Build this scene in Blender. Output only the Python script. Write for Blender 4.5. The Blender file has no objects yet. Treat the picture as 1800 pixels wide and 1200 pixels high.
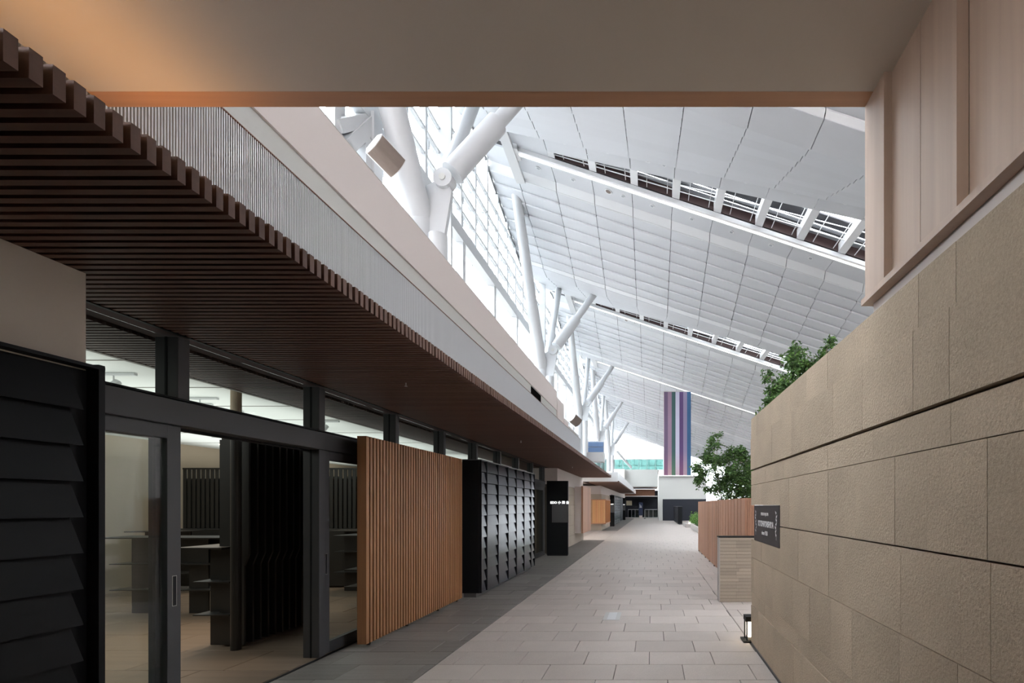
import bpy, math, random
from mathutils import Vector, Matrix

random.seed(7)
C = bpy.context.scene.collection
EYE = 1.5
F = 850.0                       # focal length in pixels of the 1800 px frame (17 mm shift lens)
K = F / 1200.0

# ---------------------------------------------------------------- camera, sky, exposure
cam_d = bpy.data.cameras.new('camera')
cam = bpy.data.objects.new('camera', cam_d)
C.objects.link(cam)
cam.location = (0, 0, EYE)
cam.rotation_euler = (math.radians(90), 0, 0)
cam_d.sensor_width = 36.0
cam_d.lens = 36.0 * F / 1800.0
cam_d.shift_x = (900 - 1146) / 1800.0
cam_d.shift_y = (888 - 600) / 1800.0
cam_d.clip_start = 0.05
cam_d.clip_end = 400
S = bpy.context.scene
S.camera = cam

world = bpy.data.worlds.new('overcast_sky')
S.world = world
world.use_nodes = True
wn = world.node_tree.nodes
wn.clear()
wo = wn.new('ShaderNodeOutputWorld')
wb = wn.new('ShaderNodeBackground')
wb.inputs['Color'].default_value = (0.90, 0.95, 1.0, 1)
wb.inputs['Strength'].default_value = 13.0
world.node_tree.links.new(wb.outputs[0], wo.inputs[0])

def area(name, loc, rot, sx, sy, power, col):
    l = bpy.data.lights.new(name, 'AREA')
    l.shape = 'RECTANGLE'; l.size = sx; l.size_y = sy
    l.energy = power; l.color = col
    o = bpy.data.objects.new(name, l); C.objects.link(o)
    o.location = loc; o.rotation_euler = rot
    return o

S.view_settings.view_transform = 'Standard'
S.view_settings.look = 'None'
S.view_settings.gamma = 1.0
S.view_settings.exposure = 0.62
S.view_settings.use_curve_mapping = False
S.cycles.max_bounces = 10
S.cycles.diffuse_bounces = 6
S.cycles.glossy_bounces = 4
S.cycles.transparent_max_bounces = 24
S.cycles.use_denoising = True
S.cycles.sample_clamp_indirect = 8.0

# ---------------------------------------------------------------- materials
MATS = {}
def mat(name, col, rough=0.6, metal=0.0, spec=0.5, var=0.0, noise=None, bump=None, grain=None, emit=None):
    """col linear rgb. var: per-object value jitter. noise: (scale, amount). bump: (scale, strength).
    grain: (axis, scale, amount) streaks running along that axis."""
    m = bpy.data.materials.new(name); m.use_nodes = True
    nt = m.node_tree; n = nt.nodes; L = nt.links
    b = n['Principled BSDF']
    b.inputs['Roughness'].default_value = rough
    b.inputs['Metallic'].default_value = metal
    b.inputs['Specular IOR Level'].default_value = spec
    b.inputs['Base Color'].default_value = (*col, 1)
    if emit:
        b.inputs['Emission Color'].default_value = (*emit[0], 1)
        b.inputs['Emission Strength'].default_value = emit[1]
    fac = None
    tc = None
    def coords():
        nonlocal tc
        if tc: return tc
        t = n.new('ShaderNodeTexCoord'); oi = n.new('ShaderNodeObjectInfo')
        mul = n.new('ShaderNodeVectorMath'); mul.operation = 'SCALE'
        mul.inputs[0].default_value = (37, 53, 71)
        L.new(oi.outputs['Random'], mul.inputs['Scale'])
        add = n.new('ShaderNodeVectorMath'); add.operation = 'ADD'
        L.new(t.outputs['Object'], add.inputs[0]); L.new(mul.outputs[0], add.inputs[1])
        tc = add.outputs[0]
        return tc
    def addfac(sock, amount):
        nonlocal fac
        mr = n.new('ShaderNodeMapRange')
        mr.inputs['From Min'].default_value = 0; mr.inputs['From Max'].default_value = 1
        mr.inputs['To Min'].default_value = 1 - amount; mr.inputs['To Max'].default_value = 1 + amount
        L.new(sock, mr.inputs['Value'])
        if fac is None: fac = mr.outputs[0]
        else:
            mm = n.new('ShaderNodeMath'); mm.operation = 'MULTIPLY'
            L.new(fac, mm.inputs[0]); L.new(mr.outputs[0], mm.inputs[1]); fac = mm.outputs[0]
    if var:
        oi = n.new('ShaderNodeObjectInfo'); addfac(oi.outputs['Random'], var)
    if noise:
        for sc, am in (noise if isinstance(noise[0], tuple) else (noise,)):
            nz = n.new('ShaderNodeTexNoise'); nz.inputs['Scale'].default_value = sc
            nz.inputs['Detail'].default_value = 5
            L.new(coords(), nz.inputs['Vector'])
            addfac(nz.outputs['Fac'], am * 2)
    if grain:
        ax, sc, am = grain
        mp = n.new('ShaderNodeMapping')
        v = [sc, sc, sc]; v['xyz'.index(ax)] = sc * 0.04
        mp.inputs['Scale'].default_value = v
        L.new(coords(), mp.inputs['Vector'])
        nz = n.new('ShaderNodeTexNoise'); nz.inputs['Scale'].default_value = 1
        nz.inputs['Detail'].default_value = 4
        L.new(mp.outputs[0], nz.inputs['Vector'])
        addfac(nz.outputs['Fac'], am * 2)
    if fac is not None:
        vm = n.new('ShaderNodeVectorMath'); vm.operation = 'SCALE'
        vm.inputs[0].default_value = col
        L.new(fac, vm.inputs['Scale'])
        L.new(vm.outputs[0], b.inputs['Base Color'])
    if bump:
        nz = n.new('ShaderNodeTexNoise'); nz.inputs['Scale'].default_value = bump[0]
        nz.inputs['Detail'].default_value = 4
        L.new(coords(), nz.inputs['Vector'])
        bp = n.new('ShaderNodeBump'); bp.inputs['Strength'].default_value = bump[1]
        bp.inputs['Distance'].default_value = 0.01
        L.new(nz.outputs['Fac'], bp.inputs['Height'])
        L.new(bp.outputs[0], b.inputs['Normal'])
    MATS[name] = m
    return m

def sr(r, g, b):                 # 0-255 display colour to linear
    f = lambda c: (c/255/12.92) if c/255 <= 0.04045 else ((c/255+0.055)/1.055)**2.4
    return (f(r), f(g), f(b))

M_plaster = mat('cream_plaster', (0.60, 0.54, 0.47), 0.85, noise=(3, .02))
M_plaster2 = mat('warm_white_paint', (0.66, 0.60, 0.575), 0.75)
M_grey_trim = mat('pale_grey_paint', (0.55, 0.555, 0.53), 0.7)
M_white = mat('white_paint', (0.62, 0.63, 0.64), 0.45)
M_steel = mat('white_painted_steel', (0.53, 0.545, 0.56), 0.35)
M_roof = mat('roof_panel_paint', (0.50, 0.515, 0.54), 0.55, var=.03, grain=('x', 3, .015))
M_roof_dark = mat('roof_void_dark', (0.05, 0.05, 0.055), 0.9)
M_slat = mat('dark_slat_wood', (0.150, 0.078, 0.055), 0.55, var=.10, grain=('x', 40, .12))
M_slat_back = mat('slat_backing_board', (0.045, 0.012, 0.010), 0.8)
M_rib = mat('ribbed_metal', (0.62, 0.64, 0.66), 0.4)
M_rib_back = mat('rib_back', (0.07, 0.055, 0.055), 0.6)
M_wood_end = mat('dark_edge_wood', (0.20, 0.10, 0.07), 0.6)
M_screen = mat('cedar_slat_wood', (0.38, 0.185, 0.085), 0.5, var=.12, grain=('z', 30, .15))
M_screen_back = mat('screen_back_wood', (0.13, 0.05, 0.022), 0.7)
M_panel = mat('pale_cedar_panel', (0.45, 0.325, 0.25), 0.5, var=.04, grain=('z', 22, .10))
M_edge_strip = mat('cedar_edge_strip', (0.50, 0.27, 0.15), 0.5, grain=('x', 22, .10))
M_fence = mat('reddish_cedar_plank', (0.44, 0.235, 0.15), 0.55, var=.12, grain=('z', 25, .12))
M_black = mat('black_metal', (0.010, 0.011, 0.013), 0.55, spec=.2)
M_shingle = mat('black_metal_shingle', (0.011, 0.013, 0.020), 0.22, spec=.30, var=.3)
M_clap = mat('black_clapboard_metal', (0.010, 0.011, 0.013), 0.5, spec=.15)
M_frame = mat('charcoal_door_frame', (0.055, 0.057, 0.062), 0.45)
M_fin = mat('black_fin_board', (0.026, 0.024, 0.022), 0.4)
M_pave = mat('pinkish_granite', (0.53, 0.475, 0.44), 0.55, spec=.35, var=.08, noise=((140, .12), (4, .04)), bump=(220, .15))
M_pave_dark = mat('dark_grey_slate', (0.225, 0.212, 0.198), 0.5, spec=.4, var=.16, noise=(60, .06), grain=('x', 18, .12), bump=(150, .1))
M_pave_in = mat('warm_grey_tile', (0.19, 0.142, 0.105), 0.5, spec=.35, var=.10, grain=('x', 14, .12))
M_grout = mat('grout', (0.16, 0.145, 0.135), 0.9)
M_grout_d = mat('grout_dark', (0.07, 0.068, 0.065), 0.9)
M_stone = mat('sandstone_block', (0.45, 0.362, 0.272), 0.85, spec=.2, var=.06, noise=((90, .10), (260, .16), (2.2, .10)), bump=(85, .6))
M_stone2 = mat('sandstone_strip', (0.43, 0.37, 0.30), 0.8, var=.12, noise=(60, .05))
M_joint = mat('stone_joint', (0.10, 0.085, 0.07), 0.9)
M_navy = mat('navy_black_board', (0.020, 0.023, 0.032), 0.6, spec=.3)
M_grey_panel = mat('grey_directory_panel', (0.12, 0.12, 0.124), 0.5)
M_int_wall = mat('interior_cream_wall', (0.42, 0.34, 0.25), 0.8)
M_int_ceil = mat('interior_white_ceiling', (0.82, 0.84, 0.82), 0.8)
M_seam = mat('ceiling_seam', (0.30, 0.29, 0.27), 0.8)
M_chrome = mat('brushed_metal', (0.5, 0.5, 0.48), 0.3, metal=1.0)
M_leaf = mat('leaf_green', (0.075, 0.150, 0.045), 0.5, spec=.3, var=.2)
M_leaf2 = mat('leaf_bright_green', (0.12, 0.24, 0.05), 0.5, spec=.3, var=.2)
M_bark = mat('tree_bark', (0.28, 0.24, 0.20), 0.9, noise=(30, .15))
M_soil = mat('planter_soil', (0.05, 0.04, 0.03), 0.9)
M_curb = mat('planter_curb_stone', (0.45, 0.42, 0.40), 0.8, noise=(60, .08))
M_spk = mat('speaker_grille', (0.17, 0.135, 0.115), 0.7, noise=(300, .1))
M_glow_w = mat('strip_light_glow', (0.9, 0.9, 0.9), 0.5, emit=((1.0, 0.96, 0.88), 2.6))
M_glow_lamp = mat('lantern_glow', (0.9, 0.9, 0.8), 0.5, emit=((1.0, 0.86, 0.62), 4.0))
M_glow_spot = mat('spot_bulb_glow', (0.9, 0.9, 0.8), 0.5, emit=((1.0, 0.80, 0.60), 25.0))
M_glow_text = mat('backlit_letter', (0.9, 0.9, 0.9), 0.5, emit=((1.0, 1.0, 1.0), 2.0))
M_glow_orange = mat('lit_paper_screen', (0.75, 0.50, 0.28), 0.6, emit=((1.0, 0.50, 0.20), 0.16))
M_ink = mat('white_lettering', (0.85, 0.85, 0.85), 0.6)
M_sign = mat('charcoal_sign_board', (0.035, 0.030, 0.032), 0.45)
M_brown_louvre = mat('brown_louvre', (0.030, 0.010, 0.009), 0.6)
M_grey_louvre = mat('grey_louvre', (0.30, 0.32, 0.34), 0.5)
M_blue_glass = mat('blue_panel', sr(112, 142, 185), 0.25)
M_void = mat('dark_void', (0.006, 0.006, 0.006), 1.0, spec=0)
M_rubber = mat('black_rubber', (0.02, 0.02, 0.02), 0.7)

def glass(name, tint, refl):
    m = bpy.data.materials.new(name); m.use_nodes = True
    n = m.node_tree.nodes; L = m.node_tree.links
    n.clear()
    o = n.new('ShaderNodeOutputMaterial'); mx = n.new('ShaderNodeMixShader')
    t = n.new('ShaderNodeBsdfTransparent'); t.inputs[0].default_value = (*tint, 1)
    g = n.new('ShaderNodeBsdfGlossy'); g.inputs['Roughness'].default_value = 0.02
    ge = n.new('ShaderNodeNewGeometry'); dt = n.new('ShaderNodeVectorMath'); dt.operation = 'DOT_PRODUCT'
    L.new(ge.outputs['Normal'], dt.inputs[0]); L.new(ge.outputs['Incoming'], dt.inputs[1])
    def mth(op, a, b=None):
        k = n.new('ShaderNodeMath'); k.operation = op; k.use_clamp = op != 'ABSOLUTE'
        for i_, q in enumerate((a, b)):
            if q is None: continue
            if isinstance(q, (int, float)): k.inputs[i_].default_value = q
            else: L.new(q, k.inputs[i_])
        return k.outputs[0]
    c_ = mth('SUBTRACT', 1.0, mth('ABSOLUTE', dt.outputs['Value']))
    fr = mth('ADD', mth('MULTIPLY', mth('POWER', c_, 5.0), .9), refl)
    L.new(fr, mx.inputs[0]); L.new(t.outputs[0], mx.inputs[1]); L.new(g.outputs[0], mx.inputs[2])
    L.new(mx.outputs[0], o.inputs[0])
    return m
M_glass = glass('clear_glass', (0.95, 0.97, 0.96), .03)
M_glass_dim = glass('dimmed_glass', (0.745, 0.755, 0.76), .04)  # grey tint added to cut the daylight through the side glazing
M_glass_far = glass('far_glass', (0.55, 0.555, 0.56), .04)  # stronger tint added to dim the light at the far end
M_glass_green = glass('green_glass', (0.52, 0.64, 0.62), .05)

# ---------------------------------------------------------------- mesh helpers
class MB:
    def __init__(s): s.v = []; s.f = []
    def add(s, vs, fs):
        o = len(s.v); s.v += [tuple(p) for p in vs]; s.f += [tuple(i + o for i in f) for f in fs]; return s
    def box(s, x0, x1, y0, y1, z0, z1):
        return s.hexa([(x0,y0,z0),(x1,y0,z0),(x1,y1,z0),(x0,y1,z0),(x0,y0,z1),(x1,y0,z1),(x1,y1,z1),(x0,y1,z1)])
    def hexa(s, p):
        return s.add(p, [(0,3,2,1),(4,5,6,7),(0,1,5,4),(1,2,6,5),(2,3,7,6),(3,0,4,7)])
    def prism(s, poly, axis, a, b):
        """poly 2D points extruded along axis from a to b"""
        n = len(poly)
        def P(u, v, w):
            return {'x': (w, u, v), 'y': (u, w, v), 'z': (u, v, w)}[axis]
        vs = [P(u, v, a) for u, v in poly] + [P(u, v, b) for u, v in poly]
        fs = [tuple(range(n))[::-1], tuple(range(n, 2*n))] + [(i, (i+1) % n, n+(i+1) % n, n+i) for i in range(n)]
        return s.add(vs, fs)
    def tube(s, p, q, r0, r1=None, seg=16, cap=True):
        r1 = r0 if r1 is None else r1
        p = Vector(p); q = Vector(q); d = (q - p).normalized()
        a = d.orthogonal().normalized(); b = d.cross(a)
        vs = []
        for c, r in ((p, r0), (q, r1)):
            for i in range(seg):
                t = 2*math.pi*i/seg
                vs.append(c + (a*math.cos(t) + b*math.sin(t))*r)
        fs = [(i, (i+1) % seg, seg+(i+1) % seg, seg+i) for i in range(seg)]
        if cap: fs += [tuple(range(seg))[::-1], tuple(range(seg, 2*seg))]
        return s.add(vs, fs)
    def bar(s, p, q, w, h, up=(0,0,1)):
        p = Vector(p); q = Vector(q); d = (q-p).normalized()
        a = d.cross(Vector(up)); a = a.normalized() if a.length > 1e-4 else Vector((1,0,0)); b = a.cross(d)
        a *= w/2; b *= h/2
        vs = [p-a-b, p+a-b, q+a-b, q-a-b, p-a+b, p+a+b, q+a+b, q-a+b]
        return s.hexa(vs)
    def mesh(s, name, m=None):
        me = bpy.data.meshes.new(name); me.from_pydata(s.v, [], s.f)
        me.validate(); me.update()
        if m: me.materials.append(m)
        return me

def smooth(o):
    for p in o.data.polygons: p.use_smooth = True
    try: o.data.set_sharp_from_angle(angle=math.radians(40))
    except Exception: pass
    return o

def obj(name, mb, m, parent=None, loc=None, kind=None, label=None, bev=0):
    me = mb.mesh(name, m) if isinstance(mb, MB) else mb
    o = bpy.data.objects.new(name, me); C.objects.link(o)
    if parent: o.parent = parent
    if loc: o.location = loc
    if kind: o['kind'] = kind
    if label: o['label'] = label
    if bev:
        md = o.modifiers.new('bevel', 'BEVEL'); md.width = bev; md.segments = 2; md.limit_method = 'ANGLE'
    return o

def tag(o, label, cat, group=None):
    o['label'] = label; o['category'] = cat
    if group: o['group'] = group
    return o
def thing(name, label, cat, loc=(0,0,0), group=None, rz=0):
    o = bpy.data.objects.new(name, None); C.objects.link(o)
    o.location = loc; o.rotation_euler = (0,0,rz); o.empty_display_size = .1
    return tag(o, label, cat, group)
def struct(name, mb=None, m=None, label=None):
    if mb is None:
        o = bpy.data.objects.new(name, None); C.objects.link(o); o['kind'] = 'structure'
    else:
        o = obj(name, mb, m, kind='structure')
    if label: o['label'] = label
    return o
def B(*a): return MB().box(*a)
def y(v): return v * K           # paced distances measured at 1200 px focal length
def copy_tree(o, parent=None):
    c = o.copy(); C.objects.link(c)
    if parent: c.parent = parent
    for ch in list(o.children): copy_tree(ch, c)
    return c
ORD = ['first','second','third','fourth','fifth','sixth','seventh','eighth','ninth','tenth','eleventh','twelfth','thirteenth','fourteenth','fifteenth','sixteenth']

# ================================================================ FLOOR
XF = -3.27                       # shop-front plane
XD = -2.04                       # edge of the dark paving
fl = struct('floor', B(-14, 15, -5, y(110), -0.30, -0.012), M_grout, 'pinkish granite paving of the passage with a dark slate band beside the shops')
def rect_stone_mesh(w, d, m, nm, h=.05):
    g = .003
    mb = MB()
    c = .003
    x0, x1, y0, y1 = g, w-g, g, d-g
    mb.add([(x0,y0,-h),(x1,y0,-h),(x1,y1,-h),(x0,y1,-h),(x0,y0,-c),(x1,y0,-c),(x1,y1,-c),(x0,y1,-c),
            (x0+c,y0+c,0),(x1-c,y0+c,0),(x1-c,y1-c,0),(x0+c,y1-c,0)],
           [(0,1,5,4),(1,2,6,5),(2,3,7,6),(3,0,4,7),(4,5,9,8),(5,6,10,9),(6,7,11,10),(7,4,8,11),(8,9,10,11)])
    return mb.mesh(nm, m)
RD = 0.398; R0 = 4.96 - 12*RD
def pave(x0, x1, ya, yb, m, w, near, lab_far, parent, name='paving_stone', offs=(0,), d=RD, h=.05):
    cache = {}
    far = MB()
    r = 0; yy = ya
    while yy < yb - .05:
        dd = min(d, yb - yy)
        x = x0 - offs[r % len(offs)]
        while x < x1 - .01:
            a = max(x, x0); b = min(x + w, x1)
            x += w
            if b - a < .03: continue
            if yy < near:
                k = (round(b-a, 3), round(dd, 3))
                if k not in cache: cache[k] = rect_stone_mesh(b-a, dd, m, name, h)
                o = obj(name, cache[k], m, parent, (a, yy, random.uniform(-.0012, .0008)))
            else:
                far.box(a+.004, b-.004, yy+.004, yy+dd-.004, -h, 0)
        yy += dd; r += 1
    if far.v: obj(lab_far, far, m, parent, kind='stuff')
    return r
pave(XD+.004, 1.074, R0+RD*4, R0+RD*28, M_pave, .62, R0+RD*28, 'distant_paving', fl, offs=(0, .31, .16, .47))
pave(XD+.004, 9.5, R0+RD*28, y(78), M_pave, .62, 0, 'distant_paving', fl, offs=(0, .31, .16, .47))
pave(1.078, 3.3, R0+RD*13, R0+RD*28, M_pave, .62, R0+RD*28, 'distant_paving', fl, offs=(0, .31, .16, .47))
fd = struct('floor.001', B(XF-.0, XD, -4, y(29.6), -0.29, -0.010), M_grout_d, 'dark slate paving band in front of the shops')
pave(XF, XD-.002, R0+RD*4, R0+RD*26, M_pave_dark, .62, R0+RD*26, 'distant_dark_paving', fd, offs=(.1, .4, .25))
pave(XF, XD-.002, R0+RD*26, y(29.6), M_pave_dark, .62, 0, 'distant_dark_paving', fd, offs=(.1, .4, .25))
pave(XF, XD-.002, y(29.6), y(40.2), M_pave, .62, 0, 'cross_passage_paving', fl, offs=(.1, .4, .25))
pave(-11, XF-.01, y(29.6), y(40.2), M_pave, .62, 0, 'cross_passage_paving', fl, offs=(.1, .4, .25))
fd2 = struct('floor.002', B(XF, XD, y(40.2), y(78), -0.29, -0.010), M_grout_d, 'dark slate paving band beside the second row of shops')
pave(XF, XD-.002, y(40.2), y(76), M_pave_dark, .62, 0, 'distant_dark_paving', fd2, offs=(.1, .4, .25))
fi = struct('floor.003', B(-9.3, XF-.02, -4, y(29.4), -0.29, -0.010), M_grout_d, 'warm grey tiled floor inside the shop')
pave(-9.3, XF-.03, 2.6, y(29.4), M_pave_in, .9, 9.0, 'distant_shop_tiles', fi, name='floor_tile', offs=(0, .45, .2), d=.60)

# door track in the floor
tr = thing('door_track', 'thin dark metal sliding door track set in the floor at the shop threshold', 'track', (XF+.02, 1.5, 0.001))
obj('rail', B(-.012, .012, 0, 12, 0, .003), M_black, tr)

struct('ground', B(-300, 300, -300, 400, -.6, -.5), mat('outside_concrete', (0.22, 0.22, 0.21), .9), 'flat grey ground outside the building')

# ================================================================ STONE WALL (right)
XW = 1.074; YE = y(7.4)
NY, NZ0, NZ1 = y(5.73), 1.137, 1.502
wr = struct('wall_right', B(XW+.03, 1.42, -3, NY-.005, 0, 2.40).box(XW+.03, 1.42, NY-.005, YE-.02, 0, NZ0-.02).box(XW+.03, 1.42, NY-.005, YE-.02, NZ1+.02, 2.40), M_joint, 'tall beige sandstone block wall along the right side of the passage')
courses = [(0.03, .426, 0), (.430, .561, .006), (.567, .942, 0), (.946, 1.317, 0), (1.325, 1.715, 0), (1.719, 1.868, 0), (1.884, 2.214, -.006), (2.217, 2.434, 0)]
fixed = {3: [1.534, 1.684, 2.09, 2.70, 2.945], 4: [1.55, 1.89, 2.14, 2.55], 2: [1.70, 2.10, 2.60, 2.90, 3.30]}
for ci, (z0, z1, px) in enumerate(courses):
    cuts = [.5, 1.1] + fixed.get(ci, [])
    v = cuts[-1]
    while v < YE - .25:
        v += random.choice([.24, .40, .61, .61]); cuts.append(v)
    cuts = [c for c in cuts if c < YE - .12] + [YE]
    if ci in (3, 4):
        cuts = [c for c in cuts if c < NY - .15] + [NY, (NY+YE)/2+.1, YE]
    for a, b in zip(cuts[:-1], cuts[1:]):
        g = .0012
        bx = B(0, .05, g, b-a-g, 0, z1-z0)
        if ci == 3 and a > NY-.01: bx = B(0, .34, g, b-a-g, 0, NZ0-z0)
        if ci == 4 and a > NY-.01: bx = B(0, .34, g, b-a-g, NZ1-z0, z1-z0)
        obj('stone_block', bx, M_stone, wr, (XW + px + random.uniform(0, .002), a, z0))
# end face stones and coping
for (z0, z1, px) in courses:
    if z0 == .946: z1 = NZ0
    if z1 == 1.715: z0 = NZ1
    obj('stone_block', B(0, .34, -.03, .0, 0, z1-z0), M_stone, wr, (XW+.012, YE, z0))
obj('base_strip', B(XW+.004, XW+.03, -3, YE, 0, .028), M_grey_panel, wr)
obj('coping', B(XW+.012, 1.43, -3, YE, 2.434, 2.44), M_stone2, wr)

# ================================================================ NEAR CEILING and timber wall above the stone
CZ = 3.5; CY = y(3.3); CY2 = y(3.43)
ce = struct('ceiling', B(-2.737, 1.5, -3, CY, CZ, CZ+.3), M_plaster, 'low beige plaster ceiling over the near end of the passage')
obj('edge_strip', B(-2.732, 1.5, CY+.002, CY2, CZ+.001, CZ+.3), M_edge_strip, ce)
obj('ceiling_upstand', B(-2.73, 1.5, CY-.2, CY2, CZ+.3, CZ+1.6), M_plaster2, ce)
obj('upstand_left', B(-9.5, -2.73, CY-.2, CY2, 4.05, CZ+1.6), M_plaster2, ce)
wu = struct('wall_upper_right', B(1.20, 1.5, -3, CY2, 2.46, CZ+.3), M_plaster, 'pale timber panelling above the stone wall beside the ceiling edge')
z0p = EYE + 1.03
for (ya, yb, xp) in ((y(3.15), CY2, 1.07), (y(2.82), y(3.15), 1.108), (y(2.485), y(2.82)-.001, 1.109), (y(1.9), y(2.485), 1.155), (.2, y(1.9), 1.19)):
    obj('timber_panel', B(xp, xp+.045, ya, yb-.0015, z0p-.02, CZ), M_panel, wu)
obj('timber_rail', B(1.05, 1.115, -3, CY2, EYE+1.0, z0p), M_panel, wu)
obj('plaster_strip', B(1.10, 1.21, -3, CY2-.03, 2.43, EYE+1.0), M_plaster2, wu)

bk = struct('wall_back_blocker', B(-3.4, 1.6, -3.2, -3, 0, CZ+.3), M_plaster, 'unseen wall added behind the viewer to hold back daylight')  # unseen, added to keep daylight from behind off the near end

# ================================================================ CANOPY 1
ZS = EYE + 1.165                 # underside of the slats
PIT = .073 * K; SW = .040 * K + .002; SH = .085
ca = thing('slatted_canopy', 'long dark brown slatted timber canopy over the near shop fronts', 'canopy', (0, 0, ZS))
sm_o = B(-3.215, -1.70, 0, SW, 0, SH).mesh('slat', M_slat)
sm_i = B(-4.20, -3.53, 0, SW, 0, SH)
n1 = int((y(28.5) - .75) / PIT)
far = MB(); inn = MB(); M_slat_in = mat('shaded_slat_wood', (0.060, 0.028, 0.020), 0.6, grain=('x', 40, .12))  # inner slats: darker copy of the slat wood, shade put into its colour
for i in range(n1):
    yy = .75 + i*PIT
    if i < 300:
        obj('slat', sm_o, M_slat, ca, (random.uniform(-.002, .002), yy, 0))
    else: far.box(-3.215, -1.70, yy, yy+SW, 0, SH)
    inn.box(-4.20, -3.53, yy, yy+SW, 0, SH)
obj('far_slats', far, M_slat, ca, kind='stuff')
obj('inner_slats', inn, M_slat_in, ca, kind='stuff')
obj('backing_board', B(-4.22, -1.86, .3, y(28.5), SH+.001, SH+.03), M_slat_back, ca)
obj('track_beam', B(-3.50, -3.24, .3, y(28.5), .015, SH), M_slat_back, ca)
obj('track_rail', B(-3.245, -3.217, .3, y(28.5), -.004, .03), M_black, ca)
obj('end_board', B(-4.2, -1.70, y(28.5), y(28.5)+.03, -.003, .12), M_wood_end, ca)
obj('edge_flashing', B(-1.87, -1.835, y(5), y(28.5), SH, SH+.04), M_rib, ca)
for xx, yy in ((-2.34, 4.6), (-2.36, y(12.3)), (-2.4, y(20.6))):
    hk = thing('ceiling_hook', '%s tiny white sprinkler head under the slatted canopy, counted from the near end' % ORD[[4.6, y(12.3), y(20.6)].index(yy)], 'sprinkler', (xx, yy, ZS-.0))
    obj('stem', MB().tube((0,0,-.03), (0,0,.01), .006, seg=8), M_white, hk)
    obj('deflector', MB().tube((0,0,-.034), (0,0,-.03), .014, seg=10), M_white, hk)

# ribbed fascia
XR = -2.742
ZR0 = ZS + .12; ZR1 = EYE + .924*2.742
fa = thing('ribbed_fascia', 'vertically ribbed pale metal fascia above the canopy edge', 'fascia', (XR, 0, ZR0))
obj('backing_sheet', B(-.045, -.031, .3, y(26.3), 0, ZR1-ZR0), M_rib_back, fa)
rb = MB(); yy = .5
while yy < y(26.3):
    rb.box(-.030, .0, yy, yy+.0074, 0, ZR1-ZR0-.002); yy += .0243*K
obj('ribs', rb, M_rib, fa, kind='stuff')
obj('top_trim', B(-.035, .006, .3, y(26.3), ZR1-ZR0-.003, ZR1-ZR0+.004), M_wood_end, fa)
obj('end_trim', B(-.035, .004, y(26.3)-.02, y(26.3), 0, ZR1-ZR0+.004), M_rib, fa)

# parapet
YP = y(20.1); XP = -2.80; AP = -XP
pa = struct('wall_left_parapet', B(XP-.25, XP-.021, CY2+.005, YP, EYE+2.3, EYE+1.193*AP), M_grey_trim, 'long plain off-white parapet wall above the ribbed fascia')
obj('lit_upper_panel', B(XP-.02, XP, CY2+.005, YP, EYE+1.0*AP, EYE+1.193*AP), M_plaster2, pa)  # painted light: warm tone for the lit upper wall, greyer body for shade
obj('coping', B(XP-.26, XP+.002, CY2+.005, YP, EYE+1.193*AP+.001, EYE+1.193*AP+.008), M_grey_trim, pa)
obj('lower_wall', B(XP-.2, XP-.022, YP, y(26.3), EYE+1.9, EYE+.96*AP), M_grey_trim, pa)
obj('vent_opening', B(XP-.02, XP-.012, y(15.9), y(17.3), EYE+.93*AP, EYE+.992*AP), M_void, pa)
rs = struct('roof_left', B(-9.6, XP-.2, CY2+.25, y(28.4), 3.20, 3.32), M_plaster2, 'flat roof over the near shops')
obj('canopy_roof', B(XR-.6, -1.88, -3, y(28.4), 2.79, 2.80), M_plaster2, rs)
obj('shop_roof_front', B(-9.6, XR-.3, -3, CY2+.25, 2.80, 2.86), M_plaster2, rs)
obj('roof_upstand', B(-4.95, -4.80, CY2+.2, y(82), 3.32, EYE+2.6), M_white, rs)
# vent cabinet at the parapet end
vc = thing('vent_cabinet', 'cream louvred box standing at the end of the parapet above the canopy', 'vent cabinet', (-2.79, y(20.2), EYE+2.25))
obj('cabinet_body', B(-.55, .0, 0, 1.0, 0, .95), M_plaster2, vc, bev=.01)
for i in range(4): obj('louvre', B(-.53, -.01, -.012, -.001, .08+i*.21, .27+i*.21), M_plaster2, vc)
obj('service_unit', B(-.12, .02, .95, 1.7, .1, .5), M_plaster2, vc)

# small loudspeaker builder -------------------------------------------------
def loudspeaker(loc, s, ax, roll, label):
    t = thing('loudspeaker', label, 'loudspeaker', loc)
    poly = [(-.30, .28), (-.44, -.02)]
    for i in range(9):
        a = math.radians(-40 + 10*i)
        poly.append((math.sin(a)*.66, -.02 - (math.cos(a)-math.cos(math.radians(40)))*.66 - .03))
    poly += [(.44, -.02), (.30, .28)]
    z = Vector(ax).normalized(); yv = Vector(roll); yv = (yv - z*yv.dot(z)).normalized(); xv = yv.cross(z)
    R = Matrix((xv, yv, z)).transposed()
    def mk(nm, mb, m):
        mb.v = [tuple(R @ (Vector(v)*s)) for v in mb.v]
        o = obj(nm, mb, m, t); return o
    mk('case', MB().prism(poly, 'z', -.5, .5), M_white)
    arc = [(p[0]*.97, p[1]-.012) for p in poly[2:11]]
    inner = [(p[0]*.97, p[1]+.02) for p in poly[2:11]][::-1]
    mk('grille', MB().prism(arc + inner, 'z', -.47, .47), M_spk)
    mk('bracket', MB().box(-.08, .08, .25, .60, -.10, .10), M_steel)
    return t

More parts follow.
